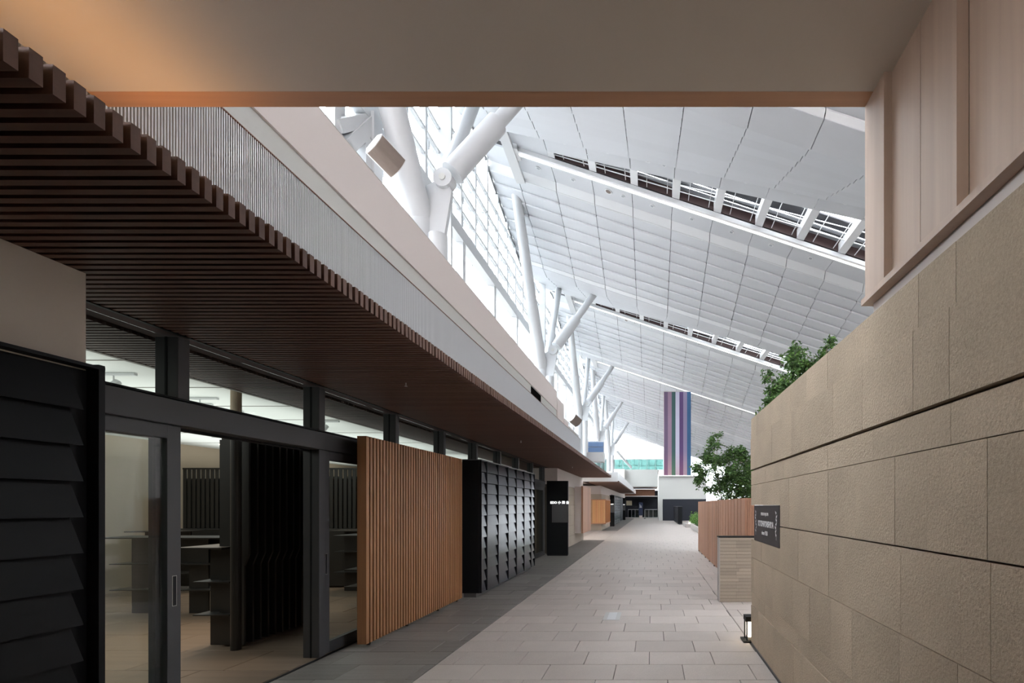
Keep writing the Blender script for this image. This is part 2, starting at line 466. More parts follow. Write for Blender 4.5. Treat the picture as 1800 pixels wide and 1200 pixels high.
# ================================================================ NEAR BLACK CLAPBOARD WALL + bulkhead
YB = y(3.425)
bh = struct('wall_left_bulkhead', B(XF-.1, -2.84, -3, YB, 2.10, ZS-.002), M_plaster, 'cream plaster bulkhead above the near black clad wall')
bw = thing('black_clapboard_wall', 'black metal clapboard wall panel at the near left edge of the passage', 'wall panel', (-2.78, 0, 0))
ZB = EYE + .694
obj('backing', B(-.45, -.055, -2.9, YB, 0, ZB-.02), M_black, bw)
pit = .1754
for i in range(13):
    zt = ZB - .03 - i*pit; zb = max(zt - pit - .02, .01)
    p = [(-.050, -2.9, zt), (-.042, -2.9, zt), (0.0, -2.9, zb), (-.008, -2.9, zb)]
    ye = y(3.39) - .02
    mb = MB(); q = [(a, ye-.015-(0 if k > 1 else .03), c) for k, (a, b, c) in enumerate(p)]
    mb.add(p + q, [(0,1,2,3), (7,6,5,4), (0,4,5,1), (1,5,6,2), (2,6,7,3), (3,7,4,0)])
    obj('clapboard', mb, M_clap, bw)
obj('end_post', B(-.45, .005, YB, YB+.028, 0, ZB+.012), M_black, bw)
obj('top_cap', B(-.45, .006, -2.9, YB+.028, ZB-.012, ZB+.004), M_clap, bw)

# ================================================================ SHOP FRONT frame
PY = [4.71 + 2.0*k for k in range(9)]
sf = struct('wall_shopfront', None, None, 'charcoal framed glazed shop front under the canopy')
for k, p in enumerate(PY):
    lo = EYE + .55 if k == 0 else 0
    obj('post', B(XF-.16, XF, y(p), y(p)+.085, lo, ZS-.001), M_frame, sf, bev=.004)
    obj('post_groove', B(XF-.09, XF-.075, y(p)-.003, y(p)+.001, lo, ZS-.001), M_black, sf)
obj('beam', B(XF-.12, XF+.02, y(2.0), y(20.8), EYE+.55, EYE+.72), M_frame, sf, bev=.004)
obj('beam_cap', B(XF-.16, XF+.035, y(2.0), y(20.8), EYE+.722, EYE+.735), M_black, sf)
ends = [y(3.4)] + [y(p) for p in PY] + [y(20.8)]
for a, b in zip(ends[:-1], ends[1:]):
    obj('clerestory_pane', B(XF-.08, XF-.074, a+.086, b-.001, EYE+.736, ZS-.002), M_glass, sf)
obj('lintel_black_board', B(XF-.13, XF-.10, y(2), y(20.8), EYE+.53, EYE+.549), M_black, sf)  # thin black board just below the beam

def door_leaf(label, x, ya, yb, st0, st1, handle_y=None, group=None):
    t = thing('sliding_glass_door', label, 'door', (x, ya, .012), group)
    H = EYE+.55-.014; w = yb-ya; th = .05
    obj('stile', B(-th, 0, 0, st0, 0, H), M_frame, t, bev=.003)
    obj('stile', B(-th, 0, w-st1, w, 0, H), M_frame, t, bev=.003)
    obj('top_rail', B(-th, 0, st0, w-st1, EYE+.456-.012, H), M_frame, t)
    obj('bottom_rail', B(-th, 0, st0, w-st1, 0, .11), M_frame, t)
    obj('glass', B(-th/2-.004, -th/2+.004, st0, w-st1, .11, EYE+.456-.012), M_glass, t)
    if handle_y is not None:
        h = obj('pull_handle', B(-.002, .002, handle_y-.016, handle_y+.016, 1.005-.07-.14, 1.005-.07+.07), M_chrome, t)
        obj('recess', B(-.003, .003, handle_y-.012, handle_y+.012, 1.009-.07-.14, 1.001-.07+.07), M_black, h)
    return t
door_leaf('charcoal framed sliding glass door open beside the near black clad wall', XF-.02, y(3.35), y(4.768), .08, y(.134), y(4.768-3.35)-y(.066))
door_leaf('charcoal sliding glass door leaf parked just behind the near open door', XF-.085, y(3.1), y(4.755), .08, y(.142))
door_leaf('charcoal framed glass door on the far side of the opening, beside the cedar slat screen', XF-.003, y(6.79), y(8.6), y(.14), .08, y(.07))
jb = B(XF-.13, XF-.056, y(6.785), y(6.785)+.10, 0, EYE+.55)
obj('jamb', jb, M_frame, sf)
door_leaf('charcoal glass door leaf hidden mostly behind the cedar slat screen', XF-.003, y(8.9), y(10.6), .08, .08)
door_leaf('narrow charcoal glass door between the black shingle wall and the black pylon', XF-.003, y(18.9), y(20.7), .10, .10)
# mid glass for the rest (behind screens)
for a, b in ((10.85, 12.6), (12.95, 14.6), (14.9, 16.6), (16.95, 18.8)):
    obj('lower_pane', B(XF-.06, XF-.054, y(a), y(b), .02, EYE+.55), M_glass, sf)

# ================================================================ SHOP INTERIOR
ic = struct('ceiling.001', B(-9.3, -4.21, -3, y(29.2), ZS+.03, ZS+.10), M_int_ceil, 'bright white ceiling inside the shop')
for v in (5.6, 6.9, 8.2, 9.5, 11.2, 13):
    obj('seam', B(-9.2, -4.22, y(v), y(v)+.012, ZS+.024, ZS+.031), M_seam, ic)
for v in (-5.6, -7.0):
    obj('seam', B(v, v+.012, 0, y(29), ZS+.024, ZS+.031), M_seam, ic)
obj('edge_trim', B(-4.24, -4.20, .3, y(29), ZS-.004, ZS+.03), M_seam, ic)
struct('wall_shop_side', B(-9.45, -9.2, -3, y(29.4), 0, ZS+.1), M_int_wall, 'cream side wall inside the shop')
struct('wall_shop_end', B(-9.3, XF-.2, y(24), y(24.3), 0, ZS+.1), M_int_wall, 'cream end wall inside the shop')
struct('wall_shop_near', B(-9.3, -3.3, -3.1, -2.9, 0, ZS+.1), M_int_wall, 'near end wall inside the shop')
struct('wall_shop_above', B(-9.3, XF-.2, y(29.2), y(29.4), 0, 3.3), M_plaster2, 'end wall of the first row of shops')
# round columns
for (px, py_, r, lab) in ((-4.325, 7.1, .047, 'slim round column standing at the near end of the black fin partition'), (-5.75, 10.3, .045, 'slim cream round column deeper inside the shop'), (-7.6, 7.6, .047, 'slim round column deep in the shop seen through the near glass door')):
    t = thing('round_column', lab, 'column', (px, y(py_), 0))
    obj('lower_shaft', MB().tube((0,0,0), (0,0,2.2), r, seg=20), M_fin, t)
    obj('upper_shaft', MB().tube((0,0,2.2), (0,0,ZS+.03), r, seg=20), M_int_wall, t)
# fin partition
fp = thing('fin_partition', 'black partition of upright fins facing the open doorway', 'partition', (-4.31, y(7.25), 0))
obj('backing_board', B(-.30, -.27, .02, y(1.5), .02, 2.2), M_fin, fp)
for i in range(11):
    yy = i*y(.148)
    mb = MB()
    pol = [(-.26, .02), (-.02, .02), (-.02, .86), (.03, .98), (.03, 2.21), (-.26, 2.21)]
    mb.prism(pol, 'y', yy, yy+.022)
    obj('fin', mb, M_fin, fp)
obj('top_rail', B(-.26, .03, 0, y(1.5), 2.21, 2.225), M_fin, fp)
fp2 = thing('fin_partition', 'black slatted partition along the back of the shop', 'partition', (-9.0, y(13.1), 0))
n = 0
for i in range(64):
    xx = i*.088
    obj('fin', B(xx, xx+.06, 0, .02, 1.06, 2.21), M_fin, fp2)
obj('top_rail', B(0, 5.65, -.01, .03, 2.19, 2.22), M_fin, fp2)
obj('back_counter', B(0, 5.65, -.45, .05, .03, 1.06), M_fin, fp2)
obj('back_sheet', B(0, 5.65, .05, .06, 1.06, 2.02), M_fin, fp2)
fp3 = thing('fin_partition', 'black slatted partition deeper in the shop behind the far glass door', 'partition', (-7.9, y(16.5), 0))
for i in range(46):
    obj('fin', B(i*.09, i*.09+.05, 0, .02, .9, 2.2), M_fin, fp3)
obj('counter', B(0, 4.2, -.4, .05, .4, .9), M_fin, fp3)
# display tables: thin tops, shelves and upright slabs
def display_table(x0, x1, yc, supports, label, shelves=(.335, .69)):
    t = thing('display_table', label, 'table', (x0, yc, 0))
    w = x1-x0
    obj('tabletop', B(0, w, -.25, .25, 1.05, 1.066), M_fin, t)
    for z in shelves: obj('shelf', B(.1, w-.0, -.16, .16, z, z+.012), M_fin, t)
    for s in supports: obj('support_panel', B(s-x0, s-x0+.27, -.012, .012, 0, 1.05), M_fin, t)
    obj('spine', B(0.3, w-.1, .08, .10, .70, 1.05), M_fin, t)
    return t
display_table(-7.5, -5.3, y(9.53), (-7.25, -6.45), 'long black display table with thin shelves in the middle of the shop')
display_table(-4.90, -4.42, y(7.36), (-4.75,), 'short black display stand with thin shelves beside the round column', (.345, .69))
display_table(-11.0+2.2, -7.9, y(13.0)-.9, (-8.7,), 'black display table farthest back by the side wall')
display_table(-5.6, -4.6, y(12.0), (-5.4, -4.95), 'black display table seen through the far glass door')
display_table(-4.6, -3.9, y(10.2), (-4.4,), 'low black display shelf near the far glass door', (.30, .55))

# track spotlights
def spot(x, yy, lit, label):
    t = thing('track_spotlight', label, 'spotlight', (x, yy, ZS+.024))
    obj('track', B(-.20, .20, -.015, .015, -.02, 0), M_white, t)
    obj('stem', MB().tube((0,0,-.07), (0,0,-.02), .006, seg=8), M_white, t)
    obj('head', MB().tube((0.0,.035,-.07), (0.0,-.045,-.15), .030, .036, seg=16), M_white, t)
    obj('bulb', MB().tube((0.0,-.046,-.151), (0.0,-.048,-.153), .028, seg=16), M_glow_spot if lit else M_int_ceil, t)
    if lit:
        l = bpy.data.lights.new('spot_beam', 'SPOT'); l.energy = lit; l.color = (1, .74, .50)
        l.spot_size = math.radians(75); l.spot_blend = .8; l.shadow_soft_size = .03
        o = bpy.data.objects.new('spot_beam', l); C.objects.link(o); o.parent = t
        o.location = (0, -.06, -.17); o.rotation_euler = (math.radians(-15), 0, 0)
P_SP = 26
spot(-4.85, y(6.15), P_SP, 'lit track spotlight seen just above the near glass door')
spot(-5.0, y(7.55), P_SP, 'pale track spotlight above the opening, left of the cream column')
spot(-5.35, y(8.6), P_SP, 'lit track spotlight above the opening, between the posts')
spot(-5.35, y(8.0), P_SP, 'small pale track spotlight over the black display stand')
spot(-4.6, y(9.6), P_SP, 'track spotlight just before the second tall post')
spot(-6.9, y(8.2), P_SP, 'track spotlight deep in the shop above the long display table')
spot(-7.2, y(6.0), P_SP, 'track spotlight deep in the shop behind the near door')
spot(-5.6, y(12.4), P_SP, 'track spotlight above the screen seen through the clerestory')
spot(-7.4, y(11.8), P_SP, 'farthest track spotlight by the side wall')
for i, v in enumerate((4.0, 8.5, 13, 18)):
    area('shop_ceiling_fill', (-6.6, y(v), 2.28), (math.pi, 0, 0), 4.4, 3.0, 34, (.95, 1, .96))  # added fill without a fixture, aimed up to brighten the shop ceiling

# ================================================================ CEDAR SLAT SCREEN
sc = thing('slat_screen', 'free-standing cedar screen of upright slats beside the black shingle wall', 'screen', (-3.0, y(7.19), 0))
LS = y(10.78) - y(7.19); sp = y(.0885)
ns = int(LS / sp)
obj('back_board', B(-.096, -.036, 0, LS, .045, 2.225), M_screen_back, sc)
obj('near_edge', B(-.098, -.001, -.012, .0, .04, 2.23), M_screen, sc)
slm = B(-.035, 0, 0, sp*.58, .04, 2.23).mesh('slat', M_screen)
for i in range(ns+1):
    obj('slat', slm, M_screen, sc, (random.uniform(-.001,.001), i*sp, 0))
for v in (.10, LS*.36, LS*.70, LS-.1):
    obj('caster', MB().tube((-.06, v, .022), (-.03, v, .022), .02, seg=12), M_rubber, sc)
    obj('caster_plate', B(-.07, -.02, v-.03, v+.03, .036, .046), M_rubber, sc)

# ================================================================ BLACK SHINGLE WALLS
def shingle_wall(label, x, ya, yb, colsY, H, rows, xb, kind_face=+1):
    t = thing('shingle_wall', label, 'wall panel', (x, ya, 0))
    L = yb-ya; s = kind_face; D = .036
    def bx(x0, x1, *r):
        a, b = sorted((x0*s, x1*s)); return B(a, b, *r)
    obj('core', bx(-xb, -D-.002, .005, L-.005, .07, H-.005), M_black, t)
    obj('plinth', bx(-xb+.02, -.09, .02, L-.02, 0, .07), M_grey_panel, t)
    for c in colsY:
        obj('fin', bx(-D, .002, c-ya, c-ya+.010, .07, H-.004), M_black, t)
    obj('top_cap', bx(-xb, .006, 0, L, H-.004, H+.012), M_grey_panel, t)
    ph = (H-.08)/rows
    for ci in range(len(colsY)-1):
        a = colsY[ci]-ya+.012; b = colsY[ci+1]-ya-.001
        for r in range(rows):
            zb = .075 + r*ph; zt = zb + ph + .012 if r < rows-1 else zb+ph-.004
            tl = random.uniform(-.004, .004)
            yw = random.uniform(-.006, .002)
            P = [(s*(-D*.9), a, zt), (s*(-D*.9+.006), a, zt), (s*(.0+tl), a, zb), (s*(-.012+tl), a, zb)]
            Q = [(p[0]+s*yw, b, p[2]) for p in P]
            obj('shingle', MB().add(P+Q, [(0,1,2,3),(7,6,5,4),(0,4,5,1),(1,5,6,2),(2,6,7,3),(3,7,4,0)]), M_shingle, t)
    return t
colsA = [y(v) for v in (11.13, 11.52, 12.37, 13.22, 14.03, 14.87, 15.73, 16.2)]
shingle_wall('large glossy black shingle-clad wall block beside the cedar slat screen', -2.78, y(11.11), y(16.2)+.012, colsA, 2.24, 12, .31)

# ================================================================ PYLONS
def text_obj(body, size, loc, rot, m, parent, name='lettering', ext=.002, sx=1.0, align='CENTER'):
    cu = bpy.data.curves.new(name, 'FONT'); cu.body = body; cu.size = size; cu.extrude = ext
    cu.align_x = align; cu.align_y = 'CENTER'; cu.materials.append(m); cu.resolution_u = 3
    o = bpy.data.objects.new(name, cu); C.objects.link(o); o.parent = parent
    o.location = loc; o.rotation_euler = rot
    bpy.context.view_layer.update()
    me = bpy.data.meshes.new_from_object(o.evaluated_get(bpy.context.evaluated_depsgraph_get()))
    me.materials.clear(); me.materials.append(m)
    C.objects.unlink(o); bpy.data.objects.remove(o)
    o = bpy.data.objects.new(name, me); C.objects.link(o); o.parent = parent
    o.location = loc; o.rotation_euler = rot; o.scale = (sx, 1, 1)
    return o
def pylon(label, x0, x1, yy, H, full=True):
    t = thing('sign_pylon', label, 'sign', (x0, yy, 0))
    w = x1-x0
    obj('body', B(0, w, 0, .12, .03, H), M_black, t, bev=.003)
    obj('base', B(.015, w-.015, .01, .11, 0, .03), M_rubber, t)
    pz1 = EYE + .135; pz0 = EYE - .508
    pn = obj('directory_panel', B(w*.25, w-.01, -.012, -.001, pz0, pz1), M_grey_panel, t)
    for i in range(6):
        zz = pz0 + .015 + i*.088
        obj('name_strip', B(w*.27, w-.02, -.018, -.012, zz, zz+.078), M_grey_panel, pn)
    text_obj('EDO 小 舞 台' if full else 'EDO', .095, (w*.62, -.014, pz1-.055), (math.pi/2,0,0), M_glow_text, pn)
    return t
pylon('tall black sign pylon with a grey directory panel at the end of the first shops', -3.13, -2.50, y(20.3), 2.23)
pylon('black sign pylon beside the lit bay window of the second shops', -3.1, -2.67, y(48.6), 2.23, False)
pylon('black sign pylon farthest along the second shops', -3.1, -2.72, y(70), 2.25, False)

# ================================================================ END OF BUILDING 1
w1 = struct('wall_end_stone', B(-3.6, -2.98, y(21.3), y(29.4), 0, 2.165), M_joint, 'sandstone clad wall with cream upper part after the black sign pylon')
zc = [0.02, .40, .77, 1.14, 1.51, 1.88, 2.165]
for a, b in zip(zc[:-1], zc[1:]):
    cuts = [y(21.3), y(22.9), y(24.8), y(26.4), y(29.4)]
    for p, q in zip(cuts[:-1], cuts[1:]):
        obj('stone_block', B(-2.98, -2.95, p+.003, q-.003, a+.003, b-.003), M_stone2, w1)
    obj('stone_block', B(-3.6, -2.96, y(29.4), y(29.4)+.02, a+.003, b-.003), M_stone2, w1)
obj('upper_plaster', B(-3.9, -2.952, y(21.3), y(29.2), 2.168, ZS-.002), M_plaster2, w1)
bx = thing('shuttered_display_case', 'projecting cedar-fronted case on the sandstone wall after the first pylon', 'display case', (-2.95, y(26), 0))
obj('case_side', B(.004, .26, .005, y(3.3), .44, 2.22), M_plaster2, bx)
for i in range(7):
    d = y(3.3)/7
    obj('plank', B(.26, .33, -.02+i*d, -.02+i*d+d-.004, .44, 2.24), M_fence, bx)

# ================================================================ CANOPY 2 and building 2
c2 = thing('slatted_canopy', 'dark brown slatted canopy over the second row of shops', 'canopy', (0, y(35.2), ZS))
L2 = y(64)-y(35.2)
mb = MB(); v = 0
while v < L2: mb.box(-3.25, -1.70, v, v+.03, 0, .06); v += .055
obj('slats', mb, M_slat, c2, kind='stuff')
obj('backing_board', B(-3.6, -1.72, 0, L2, .06, .10), M_slat_back, c2)
obj('fascia_band', B(-1.80, -1.76, 0, L2, .10, .55), M_rib, c2)
obj('near_fascia', B(-11, -1.76, -.04, 0, .06, .55), M_rib, c2)
b2 = struct('wall_second_shops', B(-11, -3.02, y(40.4)+.03, y(76), 0, ZS-.002), M_plaster2, 'second row of shops with cream bulkhead')
obj('roof_slab', B(-11, -1.80, y(35.2), y(76), ZS+.12, ZS+.5), M_plaster2, b2)
for i in range(6):
    z0 = .02+i*.36
    if z0 > 1.9: continue
    obj('stone_block', B(-3.68, -3.0, y(40.4), y(40.4)+.028, z0, z0+.35), M_stone2, b2)
    for a, b in ((40.45, 43.5), (43.55, 46.8), (46.85, 50)):
        obj('stone_block', B(-3.02, -2.99, y(a), y(b), z0, z0+.35), M_stone2, b2)
obj('dark_shopfront', B(-3.02, -2.985, y(50.5), y(76), .02, 2.3), M_navy, b2)
# lit bay window
bay = thing('lattice_bay_window', 'projecting timber lattice bay window lit orange from inside', 'bay window', (-2.67, y(39.5), 0))
LB = y(43.9)-y(39.5)
obj('sill', B(-.85, 0, 0, LB, .42, .48), M_fence, bay)
obj('head', B(-.85, 0, 0, LB, 1.80, 1.86), M_fence, bay)
obj('paper_screen', B(-.80, -.06, .05, LB-.05, .48, 1.80), M_glow_orange, bay)
for i in range(12):
    obj('slat', B(-.85+i*.074, -.85+i*.074+.028, 0, .028, .48, 1.80), M_screen, bay)
for i in range(14):
    obj('slat', B(-.03, 0, i*LB/13.5, i*LB/13.5+.035, .48, 1.80), M_screen, bay)
colsC = [y(51)+i*(y(61)-y(51))/7 for i in range(8)]
shingle_wall('black shingle-clad wall block standing along the second row of shops', -2.80, y(51), y(61)+.02, colsC, 2.2, 10, .2)
# cross passage back wall + ceiling light
cp = struct('wall_cross_passage', B(-11.2, -11, y(29), y(41), 0, 6), M_plaster2, 'far wall of the cross passage')
cpc = struct('ceiling.002', B(-11, -2.3, y(29.5), y(35.1), ZS+.42, ZS+.5), M_int_ceil, 'lit white ceiling over the cross passage')
area('cross_passage_light', (-5, y(32), ZS+.4), (0, 0, 0), 5, 3, 60, (1, .93, .85))
tagl = thing('ceiling_light_row', 'row of small ceiling lights over the cross passage', 'ceiling light', (-4, y(32), ZS+.42))
for i in range(4): obj('lamp', B(i*.6, i*.6+.3, 0, .1, -.03, 0), M_glow_w, tagl)

# ================================================================ FAR END
fe = struct('wall_far', B(-14, .67, y(78), y(78)+.25, 3.66, 5.6), M_grey_trim, 'far white wall above the opening at the end of the passage')
obj('left_return', B(-14, -3.1, y(77), y(78), 0, 5.6), M_plaster2, fe)
obj('soffit', B(-3.4, .66, y(78)+.26, y(87.5), 3.60, 3.66), M_plaster2, fe)
obj('opening_trim', B(-3.4, .64, y(77.9), y(78), 3.60, 3.68), M_seam, fe)
obj('timber_ceiling', B(-3.4, .4, y(80), y(87), 3.35, 3.4), M_fence, fe)
obj('timber_wall', B(-3.4, .35, y(84), y(84)+.1, 2.65, 3.35), M_fence, fe)
obj('white_lintel', B(-3.4, .65, y(79), y(79.3), 2.52, 2.62), M_plaster2, fe)
obj('dark_interior_back', B(-3.6, 1.2, y(87.3), y(87.5), 0, 3.4), M_navy, fe)
obj('dark_interior_ceiling', B(-3.6, .65, y(84), y(87.4), 2.4, 2.5), M_navy, fe)
obj('interior_side', B(-3.8, -3.4, y(78), y(87.5), 0, 3.5), M_plaster2, fe)
obj('balcony_edge', B(-3.5, .65, y(78.2), y(78.6), 0, .10), M_plaster2, fe)
wb2 = struct('wall_right_block', B(.67, 5.3, y(66.7), y(66.7)+.35, 0, EYE+2.78), M_grey_trim, 'white wall block at the far end with a dark lower panel')
obj('dark_panel', B(1.05, 5.3, y(66.7)-.03, y(66.7), 0.02, EYE+.61), M_navy, wb2)
obj('side_return', B(.672, .9, y(66.7)+.36, y(78), 0, EYE+2.78), M_grey_trim, wb2)
obj('top_ledge', B(.66, 4.6, y(66.2), y(68), EYE+2.80, EYE+2.88), M_grey_trim, wb2)
# upper deck behind far wall
ud = struct('floor_upper_deck', B(-14, .8, y(78)+.25, y(92), 5.35, 5.55), M_plaster2, 'upper deck floor beyond the far wall')
def balustrade(label, x0, x1, yy, z0, z1, n):
    t = thing('glass_balustrade', label, 'balustrade', (x0, yy, z0))
    w = (x1-x0)/n
    for i in range(n):
        obj('glass_panel', B(i*w+.02, (i+1)*w-.02, 0, .02, .02, z1-z0-.05), M_glass_green, t)
        obj('post', B(i*w-.02, i*w+.02, -.01, .03, 0, z1-z0), M_grey_louvre, t)
    obj('handrail', B(0, x1-x0, -.03, .05, z1-z0-.05, z1-z0), M_steel, t)
    return t
balustrade('green glass balustrade along the upper deck at the far end', -5.2, 1.3, y(78.3), 5.6, 6.8, 7)
obj('upper_back_wall', B(-6, 1.4, y(81), y(81)+.1, 5.6, 7.0), M_glass_green, ud)
balustrade('glass balustrade on the left inside the far opening', -2.75, -1.55, y(79), .1, 1.05, 3)
balustrade('glass balustrade on the right inside the far opening', -.85, .62, y(79), .1, 1.05, 3)
st = thing('stair_flight', 'pale stair stringer rising to the upper deck at the far end', 'stair', (-3.9, y(75.4), 0))
obj('stringer', MB().bar((0, 0, 7.5), (1.6, 1.2, 5.7), .12, .25), M_white, st)
sb = thing('navy_sign_stand', 'narrow navy sign stand with white lettering inside the far opening', 'sign', (-1.50, y(78), 0))
obj('board', B(0, .45, 0, .05, .35, 1.85), mat('navy_board', (0.03, 0.045, 0.10), .4), sb)
obj('foot', B(.05, .40, -.1, .15, 0, .35), M_plaster2, sb)
for i, wd in enumerate((.10, .22, .26)):
    obj('text_line', B(.08, .08+wd, -.006, 0, 1.52-i*.13, 1.58-i*.13), M_ink, sb)
bs = thing('wall_notice', 'square beige notice board inside the far opening', 'notice board', (-2.35-.5, y(80), 0))
obj('board', B(-.15, .50, 0, .05, 1.5, 2.05), mat('beige_board', (.42, .36, .26), .7), bs)
ps = thing('barrier_post', 'slim black barrier post in front of the far glass balustrade', 'post', (-.80, y(77), 0))
obj('pole', MB().tube((0,0,0), (0,0,.95), .025, seg=8), M_chrome, ps)
obj('base', MB().tube((0,0,0), (0,0,.08), .14, .10, seg=12), M_rubber, ps)
# far glazing
fg = struct('window_far', None, None, 'tall bright glazed end wall of the hall')
for i in range(24):
    xx = -8+i*.95
    obj('mullion', B(xx, xx+.05, y(88), y(88)+.1, 0 if xx > 1 else 5.6, EYE+9.5-.33*xx), M_steel, fg)
obj('end_glazing', B(-8, 15, y(88)+.04, y(88)+.046, 0, EYE+12), M_glass_far, fg)
for zz in (2.2, 4.4, 6.6, 8.4, 10.2):
    obj('transom', B(-8, 15, y(88), y(88)+.1, zz, zz+.06), M_steel, fg)

# black louvre screen far right + garden
ls = shingle_wall('low dark shingle-clad screen standing near the far white wall block', 2.02, y(53.4), y(64), [y(53.45)+i*1.5 for i in range(6)], 1.41, 8, .36, kind_face=-1)

def leaves_mesh(pts, size, m, nm, seed=0, m2=None):
    r = random.Random(seed); mb = MB()
    for p in pts:
        d = Vector((r.uniform(-1,1), r.uniform(-1,1), r.uniform(-.9,.4))).normalized()
        a = d.orthogonal().normalized()
        a.rotate(Matrix.Rotation(r.uniform(0, 6.28), 3, d))
        s = size*r.uniform(.7, 1.3)
        p = Vector(p); n_ = d.cross(a)*(s*.12)
        mb.add([p, p+d*s*.45+a*s*.24+n_, p+d*s, p+d*s*.45-a*s*.24+n_], [(0,1,2,3)])
    me = mb.mesh(nm, m)
    if m2:
        me.materials.append(m2)
        for pl in me.polygons:
            if r.random() < .3: pl.material_index = 1
    return me
def tree(loc, trunks, clumps, nleaf, size, label, seed):
    """trunks: list of polylines; clumps: (x,y,z,r)"""
    t = thing('tree', label, 'tree', loc)
    r = random.Random(seed)
    for pl in trunks:
        mb = MB()
        for i in range(len(pl)-1):
            mb.tube(pl[i], pl[i+1], .035*(1-.22*i), .035*(1-.22*(i+1)), seg=8)
        obj('trunk', mb, M_bark, t)
    pts = []; br = MB()
    tot = sum(c[3]**2 for c in clumps)
    top = [Vector(p) for pl in trunks for p in pl[1:]]
    for (cx, cy, cz, cr) in clumps:
        c = Vector((cx, cy, cz)); o = min(top, key=lambda q: (q-c).length + max(0, q.z-c.z)*2)
        br.tube(o, c, .014, .006, seg=5)
        k = int(nleaf*cr*cr/tot)
        tw = []
        for _ in range(max(5, k//22)):
            d = Vector((r.gauss(0,1), r.gauss(0,1), r.gauss(.1,1))).normalized()
            q = c + d*cr*r.uniform(.55, 1.1); tw.append((c+d*cr*.1, q))
            br.tube(c, q, .004, .002, seg=3, cap=False)
        for _ in range(k):
            a, b = r.choice(tw); f_ = r.random()**.6
            pts.append(a.lerp(b, f_) + Vector((r.gauss(0,.045), r.gauss(0,.045), r.gauss(0,.045))))
    obj('branches', br, M_bark, t)
    obj('foliage', leaves_mesh(pts, size, M_leaf, 'foliage', seed, M_leaf2), None, t, kind='stuff')
    return t

pl = thing('planter_bed', 'long low stone-edged planting bed behind the cedar fence', 'planter', (2.5, y(22), 0))
PLW, PLL = 4.5, y(44)-y(22)
obj('soil', B(.1, PLW, .1, PLL-.1, 0, .24), M_soil, pl)
for i in range(14):
    d = PLL/14
    obj('curb_stone', B(0, .12, i*d+.004, (i+1)*d-.004, 0, .30), M_curb, pl)
for i in range(5):
    obj('curb_stone', B(.12+i*.88, .12+(i+1)*.88-.008, 0, .12, 0, .30), M_curb, pl)
    obj('curb_stone', B(.12+i*.88, .12+(i+1)*.88-.008, PLL-.12, PLL, 0, .30), M_curb, pl)
hg = [(2.75+random.random()*3.6, y(24)+random.random()*(PLL-1.6), .25+abs(random.gauss(.20,.20))) for _ in range(16000)]
tag(obj('shrubs', leaves_mesh(hg, .10, M_leaf, 'shrubs', 5, M_leaf2), None, kind='stuff'), 'low green shrubs filling the planting bed behind the cedar fence', 'shrubs')
p2 = thing('planter_bed', 'small planting bed with a ground light at the far dark screen', 'planter', (2.3, y(46), 0))
obj('curb', B(0, 2, 0, 3.0, 0, .25), M_curb, p2)
hg = [(2.8+random.random()*1.6, y(46.2)+random.random()*2.7, .25+abs(random.gauss(.22,.22))) for _ in range(3500)]
tag(obj('grass_clump', leaves_mesh(hg, .14, M_leaf2, 'grass', 8), None, kind='stuff'), 'bright green grass clump beside the far dark screen', 'grass')
gl = tag(obj('ground_light', MB().tube((0,0,0), (0,.03,.10), .05, .06, seg=12), M_glow_lamp, loc=(2.55, y(46.5), .25)), 'small glowing ground light among the far grass', 'lamp')

# tree behind the fence
Y1 = y(24)
tree((2.55, Y1, .25), [[(0,0,0),(-.05,.05,.9),(-.12,.05,1.7),(-.28,0,2.6)], [(.12,.05,0),(.16,.0,1.0),(.28,0,1.8),(.42,.05,2.7)], [(.3,.1,0),(.36,.1,1.2),(.5,.1,2.2)]],
     [(-.40,0,3.35,.36),(-.62,.1,2.85,.38),(-.72,0,2.35,.34),(-.30,-.2,2.75,.42),(.10,.1,2.9,.36),(.42,0,3.2,.40),(.72,.1,2.85,.42),(.30,-.2,2.4,.45),(-.20,.1,2.1,.42),(.72,0,2.25,.45),(.95,.1,2.6,.42),(-.45,.1,1.75,.30),(.15,0,1.75,.36),(.62,.1,1.65,.38),(1.05,.0,1.9,.42),(-.05,.1,1.35,.22),(.55,.0,1.2,.24),(.95,.1,1.35,.26),(-.25,0,3.7,.18),(-.95,0,2.55,.28),(-.9,.1,2.1,.25),(.3,.1,1.35,.32),(.75,0,1.65,.4),(.1,0,2.3,.5),(.6,0,2.1,.5),(1.2,0,2.9,.3)],
     11000, .105, 'multi-stemmed leafy tree rising behind the cedar fence', 3)
# tree over the stone wall
Y2 = y(14)
tree((3.02, Y2, 0), [[(0,0,0),(0,.05,1.5),(-.1,.05,2.8),(-.3,0,3.6)], [(.2,.1,0),(.25,.05,1.7),(.35,0,3.0),(.5,.05,4.3)]],
     [(-.52,0,3.75,.32),(-.55,.1,3.35,.34),(-.25,0,3.95,.34),(-.15,-.1,3.5,.42),(.05,0,4.3,.32),(.10,.1,3.85,.42),(.42,0,4.15,.38),(.5,.1,4.55,.24),(.60,0,4.85,.16),(.30,0,3.5,.45),(-.72,0,2.75,.22),(-.45,.1,2.9,.36),(0,.1,3.0,.45),(.65,.1,3.8,.34),(0,.05,4.75,.16),(-.62,0,4.15,.16),(-.1,0,4.5,.25),(.75,0,4.3,.3),(.2,0,4.15,.35),(-.35,0,3.6,.35),(.35,.1,3.7,.4),(-.35,0,3.15,.4),(.72,.1,4.62,.2)],
     10500, .095, 'leafy tree whose crown shows above the stone wall', 4)

